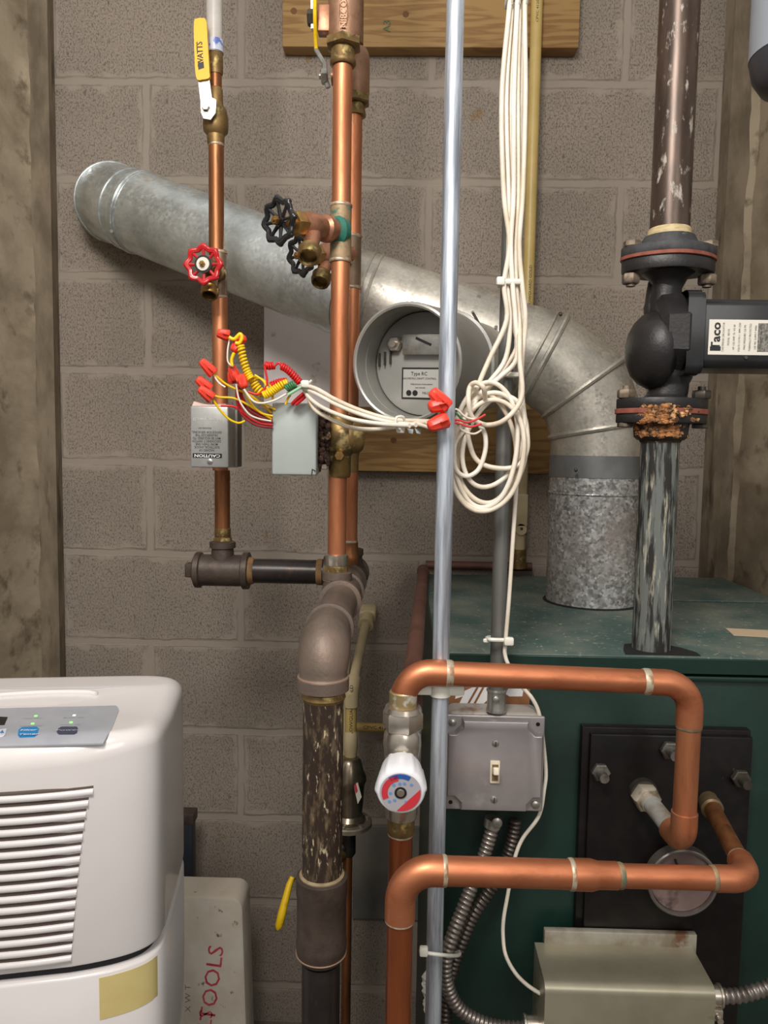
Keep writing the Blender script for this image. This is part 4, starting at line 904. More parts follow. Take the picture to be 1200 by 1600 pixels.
b = MB(); b.lathe(E2 - bk2*.006, bk2, [(0, r2*.9), (.002, r2*1.08), (.012, r2*1.08), (.014, r2*1.0), (.034, r2*.98)], 28); b.build('adapter', mat('tarnished_adapter', (150, 126, 92), (100, 84, 60), 30, rough=.5, metal=.5), uf)

# riser with the white-capped valve
YV = .868
xv = P(630, 1090, YV).x
rv = px2m(19.5, YV)
mv = thing('thermostatic_valve', (xv, YV, P(628, 1290, YV).z), 'nickel valve with a white knob and red and blue dial, below the upper loop', 'valve')
b = MB(); vlx(b, xv, YV, 630, [(1079, .0150), (1081, .0162), (1096, .0160), (1112, .0155)], 28); b.build('inlet_sleeve', mat('sealed_brass', (160, 140, 100), (210, 204, 188), 60, .5, .6, rough=.5, metal=.5), mv)
b = MB(); b.hexn((xv, YV, zz(630, 1140, YV)), Z_, .0238, zz(630, 1108, YV) - zz(630, 1140, YV), ph=.3); vlx(b, xv, YV, 630, [(1103, .0205), (1110, .0222)], 28); b.build('union_nut', nickel, mv)
ka = V((-.02, -1, -.10)).normalized()
kc = P(626, 1238, .800)           # centre of the dial face
b = MB(); vlx(b, xv, YV, 630, [(1138, .0185), (1146, .0215), (1162, .0225), (1180, .0205), (1270, .019), (1276, .0175)], 32)
b.lathe(kc - ka*.066, ka, [(0, .020), (.020, .0225), (.034, .0225)], 30); b.build('body', nickel, mv)
b = MB(); RK = .0262
n_ = 60; prof = [(0, .0225), (.002, .0235), (.030, .0265), (.040, .0268), (.0445, .0255), (.046, .0235)]
u, v, a_ = frame(ka); prev = None
for t_, r_ in prof:
    R = b.ring([kc - ka*.046 + a_*t_ + (u*math.cos(2*PI*k/n_) + v*math.sin(2*PI*k/n_))*r_*(1 + (.055 if (k % 10) in (0, 1) else 0)*(1 if t_ < .043 else .2)) for k in range(n_)])
    if prev: b.bridge(prev, R)
    else: b.face(R[::-1])
    prev = R
b.face(prev); kb = b.build('white_knob', whitepl, mv)
b = MB(); b.lathe(kc, ka, [(0, .0225), (.0006, .0225)], 40); fc_ = b.build('dial_face', mat('dial_grey', (176, 172, 178), rough=.4), kb)
dup = (Z_ - ka*Z_.dot(ka)).normalized(); drt = dup.cross(ka).normalized()
if drt.x < 0: drt = -drt
def K_(r, deg, o=.0008): t = math.radians(deg); return kc + (drt*math.cos(t) + dup*math.sin(t))*r + ka*o
def sector(mb, r0, r1_, a0, a1, n=16): 
    A = [K_(r1_, a0 + (a1-a0)*i/n) for i in range(n+1)]; B_ = [K_(r0, a1 - (a1-a0)*i/n) for i in range(n+1)]; mb.extr(A + B_, ka*.0004)
dred = mat('dial_red', (206, 56, 66), rough=.4); dblue = mat('dial_blue', (44, 92, 170), rough=.4); dlb = mat('dial_light_blue', (110, 150, 206), rough=.4)
b = MB(); sector(b, .0140, .0205, 100, 205); b.build('red_arc', dred, fc_)
b = MB(); sector(b, .0165, .0215, 60, 128); b.build('blue_arc', dblue, fc_)
b = MB(); A = [K_(.0215, -100 + 112*i/18) for i in range(19)]; b.extr(A, ka*.0004); b.build('red_field', dred, fc_)
b = MB()
for r_, dg in ((.0105, 95), (.0115, 70), (.0115, 130), (.0150, 40), (.0110, 185), (.0160, 222), (.0110, 235), (.0125, -60)):
    c_ = K_(r_, dg); b.lathe(c_, ka, [(0, .0018), (.0003, .0018)], 8)
b.build('scale_marks', dlb, fc_)
b = MB(); b.lathe(kc + ka*.0006, ka, [(0, .0066), (.001, .0066)], 20); hb_ = b.build('set_screw', ink, fc_)
b = MB(); b.lathe(kc + ka*.0014, ka, [(0, .0046), (.0012, .0040)], 16); b.build('screw_head', nickel, hb_)
b = MB(); vlx(b, xv, YV, 628, [(1268, .0160), (1290, .0160), (1296, .0168), (1302, .0150)], 28); b.build('outlet_sleeve', brass_old, mv)
b = MB(); b.cyl((xv, YV, 0), (xv, YV, zz(628, 1300, YV)), .0142, 32); o = tag(b.build('copper_pipe', copper_brown), 'copper riser under the white-capped valve, passing behind the lower loop', 'pipe')
ringat(o, (xv, YV, zz(628, 1302, YV)), Z_, .0144, .004)

# dull pipe running back above the boiler's left edge
f_ = P(644, 1030, .94); g_ = P(662, 893, 1.635)
ZP = ZT + .012
f_ = V((P(646, 1036, .905).x, .905, ZP)); g_ = V((P(661, 890, 1.63).x, 1.63, ZP))
b = MB(); b.tube([f_, g_ - Y_*.02, g_, g_ + V((.0, .0, 0))][:3], .0108, 24); pb = tag(b.build('copper_pipe', copper_dull), 'dull pinkish copper pipe running back along the left edge of the boiler top', 'pipe')
b = MB(); b.lathe(g_ - Y_*.04, Y_, [(0, .0108), (.002, .0128), (.035, .0128), (.038, .011)], 22); b.build('rear_elbow', copper_dull, pb)
b = MB(); b.tube([V((f_.x, .925, ZP - .005)), V((f_.x, .915, ZP - .03)), V((f_.x, .912, ZP - .06))], .0118, 22); b.build('front_elbow', copper_dull, pb)
b = MB(); b.cyl((g_.x + .008, 1.678, ZP + .004), (g_.x + .24, 1.678, ZP + .004), .0095, 20); tag(b.build('copper_pipe', copper_dull), 'thin dull copper pipe along the wall behind the boiler', 'pipe')

# ================================================================== circulator pump and its pipes
YQ = 1.050
xq = lambda px, py: P(px, py, YQ - .048).x
zq = lambda py: P(1045, py, YQ).z
XP = P(1031, 700, YQ).x
rP = px2m(30.5, 1.0)
b = MB(); b.cyl((XP, YQ, zq(366)), (XP, YQ, zq(-620)), rP, 36); up2 = tag(b.build('steel_pipe', paintpipe), 'dark steel pipe spattered with paint, rising above the black pump', 'pipe')
b = MB(); b.lathe((XP, YQ, zq(374)), Z_, [(0, rP + .002), (.003, rP + .0026), (.010, rP + .0022), (.013, rP + .0004)], 36); b.build('thread_seal', ptape, up2)
b = MB(); b.cyl((XP, YQ, ZT + .001), (XP, YQ, zq(680)), rP, 36); dn2 = tag(b.build('steel_pipe', limepipe), 'black steel pipe streaked with lime, running from the pump into the boiler top', 'pipe')
pump = thing('circulator_pump', (XP, YQ, zq(685)), 'black circulator pump bolted between two flanges on the right steel pipe', 'pump')
def flange(mb, z0, z1, hw_, hd_, n=44, m=0, wob=0, lugs=None):
    pts = []
    for i in range(n):
        t = 2*PI*i/n; c_, s_2 = math.cos(t), math.sin(t)
        ex = 2.6; r = (abs(c_/hw_)**1.7 + abs(s_2/hd_)**1.7)**(-1/1.7)
        pts.append((r*c_, r*s_2))
    prev = None; h = z1 - z0
    for z, s in ((z0, .985), (z0 + h*.12, 1), (z1 - h*.12, 1), (z1, .985)):
        R = mb.ring([V((XP + x*s, YQ + y*s, z + wob*math.cos(2*PI*k/n + 1)*.0)) for k, (x, y) in enumerate(pts)])
        if prev: mb.bridge(prev, R, m)
        else: mb.face(R[::-1], m)
        prev = R
    mb.face(prev, m)
HW = px2m(75, 1.0); HDp = .047
# upper pair
tf_ = MB(); flange(tf_, zq(403), zq(389), HW, HDp); tf_.lathe((XP, YQ, zq(392)), Z_, [(0, .040), (.008, .0365), (.014, .034), (.017, .0325)], 36); uo = tf_.build('upper_flange', castdust, pump)
b = MB(); flange(b, zq(409), zq(403), HW*1.01, HDp*1.02); b.build('gasket', gasket, pump)
b = MB(); flange(b, zq(428), zq(409), HW*.98, HDp*.97)
b.lathe((XP + .001, YQ, zq(500)), Z_, [(0, .019), (.04, .018), (.052, .024), (.060, .034)], 32)
flange(b, zq(640), zq(624), HW*.97, HDp*.97); b.lathe((XP + .004, YQ, zq(629)), Z_, [(0, .036), (.006, .029), (.012, .024), (.03, .022)], 32)
# snail-shaped volute
xa = P(1004, 545, YQ).x; cz_ = zq(548)
prof = [(-.036, .001), (-.0355, .012), (-.033, .025), (-.027, .037), (-.018, .046), (-.006, .0520), (.004, .0530), (.010, .0480), (.016, .042)]
b.lathe((xa + .016, YQ - .002, cz_), X_, prof, 40)
b.tube(crom([V((XP - .001, YQ, zq(440))), V((XP - .003, YQ, zq(470))), V((XP - .004, YQ, zq(500))), V((XP + .004, YQ, zq(545)))], 6), [.0185]*6 + [.019]*6 + [.024]*7, 22)
b.tube(crom([V((XP - .012, YQ + .01, zq(440))), V((XP - .016, YQ + .006, zq(480))), V((XP - .010, YQ, zq(530)))], 6), [.010]*6 + [.012]*7, 14)
b.tube(crom([V((XP + .004, YQ, zq(560))), V((XP + .008, YQ, zq(600))), V((XP + .004, YQ, zq(626)))], 6), [.030]*6 + [.026]*7, 22)
b.build('volute', cast, pump, ang=50)
b = MB(); x0 = xq(1042, 528); x1 = xq(1078, 528); czm = zq(527)
n8 = 8
oct_ = lambda r, x: [V((x, YQ + r*math.cos(2*PI*(k+.5)/n8), czm + r*math.sin(2*PI*(k+.5)/n8))) for k in range(n8)]
prev = None
for x, r in ((x0 - .006, .046), (x0 + .001, .056), (x1 - .003, .0585), (x1, .0565)):
    R = b.ring(oct_(r, x))
    if prev: b.bridge(prev, R)
    else: b.face(R[::-1])
    prev = R
b.face(prev)
cap_ = b.build('motor_flange', cast, pump, ang=25)
b = MB(); b.rbox((x1 + .004, YQ, czm), (.006, .104, .108), .012, 4); b.rbox((x1 + .0115, YQ, czm), (.008, .100, .103), .010, 4); b.build('motor_ring', motorblk, pump)
xm0 = x1 + .012; xm1 = xq(1310, 528); ym = YQ; hm = px2m(52.5, 1.0)
b = MB(); b.rbox(((xm0 + xm1)/2, ym, czm), (xm1 - xm0, .088, hm*2), .010, 5)
mo = b.build('motor', motorblk, pump)
yl = ym - .0442
lx0, lx1 = P(1107, 528, yl).x, P(1300, 528, yl).x; lz1, lz0 = P(1107, 499, yl).z, P(1107, 554, yl).z
b = MB(); b.rbox(((lx0 + lx1)/2, yl - .0002, (lz0 + lz1)/2), (lx1 - lx0, .0006, lz1 - lz0), 0); lab = b.build('rating_label', paper, mo)
lcz = (lz0 + lz1)/2; lh = lz1 - lz0
text('Taco', (.0175, .0155), (lx0 + .0095, yl - .0005, lcz + .001), Z_, -X_, lab, ink, bold=.03)
b = MB(); b.rbox((lx0 + .009, yl - .0006, lcz - .0145), (.0135, .0004, .0055), 0); b.build('logo_block', ink, lab)
for i, (s, w_) in enumerate((('CARTRIDGE CIRCULATOR', 1), ('MODEL  007-F5', 1), ('HP 1/25 AMP .76  HZ 60', 1), ('VOLTS 115 PH 1  RPM 3250', 1), ('MAX PRESSURE 125 PSI', 1), ('THERMALLY PROTECTED', 1), ('USE 90C SUPPLY WIRE', 1), ('FOR INDOOR USE ONLY', 1), ('SERIAL', 1), ('WARNING', 1), ('SEE INSTRUCTIONS', 1))):
    text(s, (.0031, .0036), (lx0 + .0185 + i*.0068, yl - .0005, lcz), Z_, -X_, lab, ink)
b = MB(); b.extr([V((lx0 + .062, yl - .0007, lcz - .018)), V((lx0 + .076, yl - .0007, lcz - .018)), V((lx0 + .076, yl - .0007, lcz + .018)), V((lx0 + .062, yl - .0007, lcz + .018))], (0, .0003, 0)); b.build('fine_print_block', mat('fine_print', (150, 146, 136), (90, 88, 82), 300, .4, .6, rough=.6), lab)
b = MB(); b.lathe(P(1165, 559, ym - .044), -Y_, [(0, .003), (.002, .002)], 10); b.build('screw', steel_dk, mo)
# lower pair
b = MB(); flange(b, zq(648), zq(640), HW*1.0, HDp*1.0); b.build('gasket', gasket, pump)
b = MB(); flange(b, zq(662), zq(648), HW*.97, HDp*.97); b.lathe((XP, YQ, zq(688)), Z_, [(0, .030), (.004, .0345), (.026, .037)], 34); lf = b.build('lower_flange', cast, pump)
b = MB()
random.seed(3)
for k in range(330):
    an = random.gauss(-1.95, .46); t = random.random()
    z = zq(637 + 46*t); rr = .0375 - .004*t
    if z > zq(662): rr = HDp*.985 if t < .75 else rr
    q = V((XP + rr*math.cos(an)*1.03, YQ + rr*math.sin(an), z)); b.sphere(q, random.uniform(.0018, .0044), n=8, sc=(1.2, .7, .8))
plabel(b.build('corrosion_crust', rust, lf, jitter=.0009), 'crumbling orange corrosion over the lower flange'); 
b = MB(); b.lathe((XP, YQ, zq(692)), Z_, [(0, rP + .0004), (.003, rP + .0022), (.012, rP + .0026), (.014, rP)], 32, 0); b.build('rusty_thread', rust_dk, lf)
for s in (-1, 1):
    xb_ = XP + s*HW*.80
    b = MB(); b.hexn((xb_, YQ - .006, zq(389)), Z_, .0118, .0085); b.hexn((xb_, YQ - .006, zq(446)), Z_, .0118, .013); b.cyl((xb_, YQ - .006, zq(428)), (xb_, YQ - .006, zq(389)), .005, 12); b.lathe((xb_, YQ - .006, zq(450)), Z_, [(0, .006), (.005, .006)], 12); b.build('flange_bolt', dirtybolt, pump)
    b = MB(); b.hexn((xb_, YQ - .006, zq(623.5)), Z_, .0122, .0115); b.cyl((xb_, YQ - .006, zq(660)), (xb_, YQ - .006, zq(604)), .0052, 12); b.hexn((xb_, YQ - .006, zq(669)), Z_, .0105, .006); b.build('flange_bolt', dirtybolt if s < 0 else steel_dk, pump)

# ================================================================== tan control box, lower right
YT0, YT1 = .905, .984
zt = P(972, 1545, YT0).z; xa_ = P(852, 1545, YT0).x; xb_ = P(1119, 1550, YT0).x
tb_ = thing('control_box', ((xa_+xb_)/2, .95, zt - .12), 'tan metal control box on the black plate at the bottom right', 'control box')
zr_ = P(960, 1476, YT1).z
b = MB(); pr = [(YT1, zr_)]
for i in range(7):
    t = i/6*PI/2; pr.append((YT0 + .012 - .012*math.sin(t), zt - .010 + .012*math.cos(t)))
pr += [(YT0, zt - .11), (YT1, zt - .11)]
b.extr([V((xa_, y, z)) for y, z in pr], (xb_ - xa_, 0, 0)); b.build('cover', tan, tb_, ang=60)
b = MB(); xi0, xi1 = P(850, 1465, .985).x, P(1088, 1465, .985).x
b.rbox(((xi0+xi1)/2, .987, zr_ + .004), (xi1-xi0, .010, .028), .0015, 2); b.build('base_lip', tanlip, tb_)
q = P(1119, 1548, .93)
fd_ = flex('flexible_conduit', 'ribbed metal conduit entering the tan control box from the right', [V((xb_ + .006, .935, P(1130, 1556, .935).z)), P(1150, 1556, .935), P(1180, 1549, .935), P(1210, 1538, .935), P(1260, 1505, .935), P(1320, 1450, .935)], .0088, bxsteel, pitch=.0075)
b = MB(); c_ = V((xb_, .935, P(1130, 1556, .935).z)); b.lathe(c_, X_, [(0, .0125), (.003, .0125), (.0035, .0150), (.006, .0150), (.0065, .0125), (.016, .0125), (.0165, .0145), (.019, .0145)], 22); b.rbox(c_ + V((.011, -.006, -.018)), (.016, .014, .016), .003, 2); b.cyl(c_ + V((.012, -.014, -.020)), c_ + V((.012, -.020, -.020)), .004, 12); b.build('clamp_connector', nickel, fd_)
b = MB(); c_ = V((xa_, .945, P(846, 1603, .945).z)); b.lathe(c_, -X_, [(0, .0125), (.014, .0120), (.015, .014), (.018, .014)], 20); b.build('clamp_connector', nickel, fa)

# ================================================================== CPVC pipes
YY = 1.645
x = vx(826, 430, YY); b = MB(); b.cyl((x, YY, zz(822, 640, YY) ), (x, YY, zz(838, -60, YY)), .0118, 24)
o = b.build('yellow_pipe', cpvc); tag(o, 'yellow plastic pipe running up the wall right of the white cables', 'pipe')
text('FLOWGUARD GOLD', (.0095, .0080), (x + .002, YY - .0119, zz(828, 450, YY)), Z_, -X_, o, ink); text('CPVC 4120', (.009, .007), (x, YY - .0119, zz(836, 22, YY)), Z_, -X_, o, ink)
x2 = vx(815, 740, YY); b = MB(); b.cyl((x2, YY, zz(814, 862, YY)), (x2, YY, zz(817, 655, YY)), .0115, 24); b.lathe((x2, YY, zz(816, 780, YY)), Z_, [(0, .0118), (.001, .0132), (.075, .0132), (.076, .0118)], 24)
o = b.build('yellow_pipe', cpvc_p); tag(o, 'lower length of yellow plastic pipe on the wall below the flue', 'pipe')
b = MB(); q = P(812, 772, YY - .014); z1, z2 = zz(812, 770, YY), zz(812, 835, YY); b.rbox((x2, YY - .014, (z1+z2)/2 + .008), (.026, .005, z1 - z2 - .020), .002, 2); b.lathe((x2, YY - .0115, z2 + .012), -Y_, [(0, .0125), (.005, .0120)], 20); h_ = b.build('pipe_clip', cpvc_p, o)
b = MB(); b.lathe((x2 + .001, YY - .0165, z2 + .014), -Y_, [(0, .003), (.0012, .003)], 12); b.build('nail', steel_dk, h_)
b = MB(); b.cyl((x2, YY, zz(814, 888, YY)), (x2, YY, zz(814, 858, YY)), .0150, 22); b.build('brass_end', brass_old, o)
# lower CPVC drop
e0 = P(574, 964, 1.62); e1_ = P(549, 1080, 1.38)
cp = thing('yellow_pipe', e0, 'thin yellow plastic pipe dropping from a wall elbow behind the big iron elbow', 'pipe')
b = MB(); b.rbox((e0.x, 1.66, e0.z), (.036, .08, .026), .006, 3); b.lathe(e0, (e1_ - e0), [(0, .0145), (.018, .0150), (.024, .0165), (.034, .0165)], 22); b.build('wall_elbow', cpvc_p, cp)
e2_ = V((e1_.x, e1_.y, e1_.z)); b = MB(); b.cyl(e0 + (e1_-e0).normalized()*.02, e1_, .0098, 20); b.build('slanting_pipe', cpvc_p, cp)
b = MB(); dd_ = (e0 - e1_).normalized(); b.tube([e1_ + dd_*.035, e1_ + dd_*.010, e1_ - Z_*.006, e1_ - Z_*.028], .0140, 22); b.build('lower_elbow', cpvc_p, cp)
xe = e1_.x; b = MB(); b.cyl((xe, 1.38, zz(549, 1182, 1.38)), (xe, 1.38, e1_.z - .02), .0105, 22); b.build('upright_pipe', cpvc, cp)
b = MB(); vlx(b, xe, 1.38, 549, [(1142, .0105), (1146, .0128), (1172, .0128), (1176, .0115), (1190, .0105)], 22); vlx(b, xe, 1.38, 549, [(1186, .014), (1190, .021), (1196, .0215)], 6); b.build('adapter', cpvc_p, cp)
text('FLOWGUARD GOLD', (.0105, .0085), (xe + .001, 1.38 - .0106, zz(549, 1108, 1.38)), Z_, -X_, cp, ink)
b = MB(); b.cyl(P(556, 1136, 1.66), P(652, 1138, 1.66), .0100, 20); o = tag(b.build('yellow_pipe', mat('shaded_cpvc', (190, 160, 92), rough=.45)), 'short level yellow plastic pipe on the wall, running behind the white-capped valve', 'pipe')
text('CPVC 4120', (.012, .010), P(588, 1137, 1.649), X_, Z_, o, ink)
b = MB(); b.cyl(P(540, 985, 1.47), P(537, 1180, 1.47), .0105, 18); tag(b.build('yellow_pipe', cpvc_p), 'second cream plastic pipe just behind the dropping one', 'pipe')
# nickel feed valve
YN = 1.37; xn = vx(546, 1235, YN)
nv = thing('feed_valve', (xn, YN, zz(546, 1300, YN)), 'nickel bell-shaped feed valve with a bolted flange behind the thick upright pipe', 'valve')
b = MB(); vlx(b, xn, YN, 546, [(1184, .016), (1188, .021), (1202, .025), (1212, .031), (1218, .0315), (1224, .0285), (1240, .027), (1258, .0255), (1270, .024), (1276, .030), (1280, .030)], 36); b.build('bell', mat('dark_nickel', (150, 138, 120), (110, 98, 82), 30, rough=.25, metal=.85), nv)
b = MB(); zf = zz(546, 1289, YN); b.lathe((xn, YN, zf), Z_, [(0, .041), (.001, .0425), (.008, .0425), (.010, .040)], 40); fl_ = b.build('flange', mat('weathered_nickel', (160, 150, 132), (124, 112, 96), 40, rough=.45, metal=.55), nv)
for k in range(6):
    t = 2*PI*k/6 + .25; b = MB(); b.lathe((xn + .034*math.cos(t), YN + .034*math.sin(t), zf + .009), Z_, [(0, .005), (.003, .005), (.004, .003)], 12); b.build('flange_screw', steel, fl_)
b = MB(); b.extr([P(x, y, YN - .0285) for x, y in [(553, 1228), (559, 1222), (565, 1245), (559, 1256)]], (0, -.0008, 0)); lq = b.build('label', paper, nv); 
b = MB(); b.extr([P(x, y, YN - .0295) for x, y in [(553, 1228), (556, 1223), (559, 1236), (556, 1240)]], (0, -.0004, 0)); b.build('red_mark', dred, lq)
b = MB(); vlx(b, xn, YN, 546, [(1294, .012), (1310, .013), (1332, .013), (1336, .010)], 16); b.sphere((xn - .012, YN - .006, zz(546, 1322, YN)), .010, n=12); b.build('black_tailpiece', cast, nv)
b = MB(); b.cyl((xn - .002, YN, 0), (xn - .002, YN, zz(546, 1330, YN)), .0092, 20); tag(b.build('copper_pipe', copper_old), 'thin dark copper pipe under the nickel feed valve', 'pipe')
# yellow-handled drain valve at the edge of the thick pipe
hv = thing('ball_valve', P(492, 1372, 1.30), 'small ball valve whose hanging yellow handle shows left of the thick pipe', 'valve')
b = MB(); b.cyl(P(492, 1366, 1.24), (xn - .012, YN, P(500, 1366, 1.3).z), .012, 16); b.build('body', brass_old, hv)
b = MB(); b.tube([P(484, 1366, 1.24), P(470, 1362, 1.235), P(469, 1367, 1.23), P(455, 1376, 1.20)], .0028, 8); b.build('lever_arm', steel, hv)
b = MB(); b.tube([P(457, 1370, 1.20), P(452, 1382, 1.195), P(441, 1425, 1.17), P(436, 1446, 1.165), P(434, 1452, 1.165)], [.004, .0052, .0066, .0066, .003], 10); b.build('handle_grip', yelpl2, hv)

# ================================================================== white cable bundle and coil
YK = .935
xt = [(800, 8), (803, -3), (807, 4), (811, -6), (814, 3), (818, 0), (805, 7), (812, 8)]
def cable(name, label, pts, r, m, group=None, n=8, cat='cable', res=6):
    b = MB(); b.tube(crom(pts, res), r, n); return tag(b.build(name, m, ang=80), label, cat, group)
rc_ = .0030
random.seed(11)
up_x = [796, 800, 804, 808, 812, 816, 820]
mid = [(787, 800), (793, 803), (800, 801), (803, 806), (808, 811), (812, 814), (818, 816)]
ends = [
  [(765, 560), (748, 600), (735, 640), (728, 665)],
  [(790, 560), (762, 600), (742, 625), (726, 652)],
  [(808, 540), (788, 575), (765, 605), (738, 640), (722, 655)],
  [(807, 560), (780, 590), (752, 612), (735, 645), (724, 668)],
  [(812, 560), (815, 620), (790, 655), (760, 664), (738, 652), (732, 625), (734, 605), (743, 598), (755, 605), (758, 622)],
  [(815, 560), (812, 640), (808, 740), (801, 850), (795, 940), (790, 1000), (789, 1022), (796, 1042), (815, 1072), (832, 1092), (843, 1118), (850, 1170), (853, 1210), (850, 1235), (846, 1262), (838, 1282), (818, 1308), (807, 1332), (800, 1362), (793, 1400), (787, 1435), (786, 1462), (790, 1492), (805, 1520), (825, 1540), (850, 1556)],
  [(816, 560), (815, 600), (818, 640), (824, 680), (823, 705), (812, 725), (790, 732), (760, 728), (742, 715), (733, 690), (730, 670)],
]
labs = ['white cable on the left of the hanging bundle', 'white cable second from the left of the hanging bundle', 'white cable swinging left under the strap to the coil', 'white cable crossing the middle of the hanging bundle',
        'white cable ending in the small upper loop beside the orange-red wire nuts', 'long white cable running down past the switch box to the tan control box', 'white cable bowing out to the right of the coil before joining it']
for i, (ux, (m1, m2)) in enumerate(zip(up_x, mid)):
    dy = (i % 3)*.0062
    Yk = .935 + dy
    pts = [P(ux + 4, -50, Yk) + V((0, 0, .42)), P(ux + 4, -50, Yk), P(ux, 10, Yk), P(m1 + (i - 3)*1.0, 150, Yk), P(m1 + 2*math.sin(i*2), 300, Yk), P(m2 - 6 + 2*math.cos(i*3), 380, Yk), P((m1+m2)/2 - 6 + i*.8, 444, Yk), P((m1+m2)/2 - 2 + i, 500, Yk)]
    yy = Yk
    for k, e_ in enumerate(ends[i]):
        yk = Yk - .012*min(1, k/3)
        if i == 5:
            yk = Yk
            if e_[1] > 990: yk = .955
            if e_[1] > 1060: yk = .972 + (.0 if e_[1] < 1290 else .008)
            if e_[1] > 1480: yk = .975 - .04*(e_[1] - 1480)/80
        if i == 4: yk = .915 - .006*(k % 3)
        pts.append(P(e_[0], e_[1], yk))
    cable('white_cable', labs[i], pts, rc_ if i != 5 else .0026, wirewhite if i % 2 else wirecream, 'white cables of the hanging bundle')
b = MB(); c_ = P(797, 443, .945); b.rbox(c_, (.030, .026, .007), .003, 2); b.rbox(c_ + V((-.013, -.012, 0)), (.010, .008, .010), .002, 2); tag(b.build('cable_tie', tie), 'white cable tie clamping the hanging bundle to the conduit beside the flue top', 'cable tie')
b = MB(); c_ = P(808, 0, .945); b.rbox(c_, (.027, .028, .010), .003, 2); tag(b.build('cable_tie', tie), 'white cable tie around the bundle at the very top of the picture', 'cable tie')
b = MB(); c_ = P(800, 586, .952); b.rbox(c_, (.016, .020, .006), .002, 2); tag(b.build('cable_tie', tie), 'small white tie on the conduit just above the cable coil', 'cable tie')
# coil turns
turns = [(772, 690, 44, 74, -20, .926, 1.0), (757, 700, 48, 86, 4, .930, 1.0), (764, 705, 56, 92, -8, .928, 1.0), (768, 702, 52, 88, -14, .934, .8), (759, 695, 50, 98, -4, .922, 1.0), (762, 712, 57, 88, -10, .916, .6)]
tl = ['smallest turn of the white cable coil, high on its right', 'turn of the white cable coil leaning left', 'outermost turn of the white cable coil', 'inner turn of the white cable coil', 'narrow front turn of the white cable coil', 'lowest hanging turn of the white cable coil']
for i, (cx_, cy_, rx_, ry_, rot, Yt, sg) in enumerate(turns):
    pts = []
    for k in range(20):
        t = 2*PI*k/20; x = rx_*math.cos(t)*(1 + .03*math.sin(3*t + i)); y = ry_*math.sin(t); rr = math.radians(-rot)
        pts.append(P(cx_ + x*math.cos(rr) - y*math.sin(rr), cy_ + x*math.sin(rr) + y*math.cos(rr), Yt + .004*math.sin(t*2 + i)))
    b = MB(); b.tube(crom(pts, 4, True), .0029, 8, closed=True); tag(b.build('white_cable', wirecream if i % 2 else wirewhite, ang=80), tl[i], 'cable', 'white cables of the coil')
cable('white_cable', 'short white loop hanging inside the left of the coil', [P(730, 668, .925), P(712, 690, .92), P(709, 720, .918), P(716, 738, .918), P(731, 744, .918), P(748, 733, .92), P(758, 705, .922), P(758, 680, .925), P(750, 665, .928)], .0029, wirewhite, 'white cables of the coil')

# wires and nuts
def nut(c, tip, label, group, s=1.0):
    """twist-on connector: c open end, tip closed end"""
    c = V(c); a_ = (V(tip) - c).normalized(); L = (V(tip) - c).length; u, v, _ = frame(a_); b = MB(); prev = None
    for t, r in ((0, .0058), (.05, .0064), (.35, .0060), (.75, .0050), (.94, .0044), (1, .0030)):
        R = b.ring([c + a_*L*t + (u*math.cos(2*PI*k/24) + v*math.sin(2*PI*k/24))*r*s*(1 + (.06 if k % 3 == 0 else -.05)) for k in range(24)])
        if prev: b.bridge(prev, R)
        else: b.face(R[::-1])
        prev = R
    b.face(prev)
    for q in (-1, 1): b.rbox(c + a_*L*.28 + u*q*.0066*s, (.004, .0018, .009), .0007, 1, R=Matrix((u, v, a_)).transposed())
    return tag(b.build('wire_nut', nutred, ang=50), label, 'wire connector', group)
YW1 = 1.10
LN = [((358, 525), (339, 520), 'uppermost orange-red wire nut, pointing left above the others', 1.06), ((369, 536), (383, 527), 'orange-red wire nut half behind the yellow loop at the top', 1.08), ((373, 536), (364, 549), 'orange-red wire nut pointing down beside the yellow coiled wire', 1.06),
      ((334, 584), (314, 563), 'orange-red wire nut pointing up left, highest of the three above the caution box', 1.05), ((328, 609), (308, 591), 'orange-red wire nut pointing up left, middle of the three above the caution box', 1.05), ((332, 623), (311, 606), 'orange-red wire nut pointing up left, lowest of the three above the caution box', 1.03),
      ((370, 593), (361, 572), 'orange-red wire nut at the top of the middle cluster', 1.07), ((365, 598), (361, 580), 'orange-red wire nut at the left of the middle cluster', 1.08), ((376, 588), (382, 606), 'orange-red wire nut hanging down at the right of the middle cluster', 1.05)]
for c_, t_, l_, y_ in LN: nut(P(*c_, y_), P(*t_, y_ - .005), l_, 'orange-red wire nuts of the left tangle', 1.2)
for c_, t_, l_ in (((699, 637), (674, 610), 'orange-red wire nut pointing up left on the front conduit'), ((697, 629), (670, 637), 'orange-red wire nut pointing left on the front conduit'), ((699, 655), (669, 667), 'orange-red wire nut lowest on the front conduit')):
    nut(P(*c_, .862), P(*t_, .858), l_, 'orange-red wire nuts of the right splice', 1.4)
def wire(label, pts, m, group='thermostat wires', r=.0016, name='thermostat_wire'): return cable(name, label, pts, r, m, group, 7, 'wire')
W3 = lambda L, y=1.06, dy=0: [P(a_, b_, y + dy*i) for i, (a_, b_) in enumerate(L)]
wire('yellow wire from the highest left wire nut to the grey box', W3([(334, 584), (350, 598), (366, 607), (392, 618), (410, 632), (424, 645)], 1.05, .006), wyel)
wire('white wire beside the yellow wire from the highest left wire nut', W3([(334, 586), (342, 598), (352, 605)], 1.05), wirewhite, r=.0013)
wire('yellow wire from the middle left wire nut', W3([(326, 610), (340, 620), (368, 623), (400, 640), (424, 655)], 1.05, .006), wyel)
wire('yellow wire dipping in front of the caution box', W3([(333, 625), (345, 642), (358, 655), (372, 661), (382, 658)], 1.03, .006), wyel)
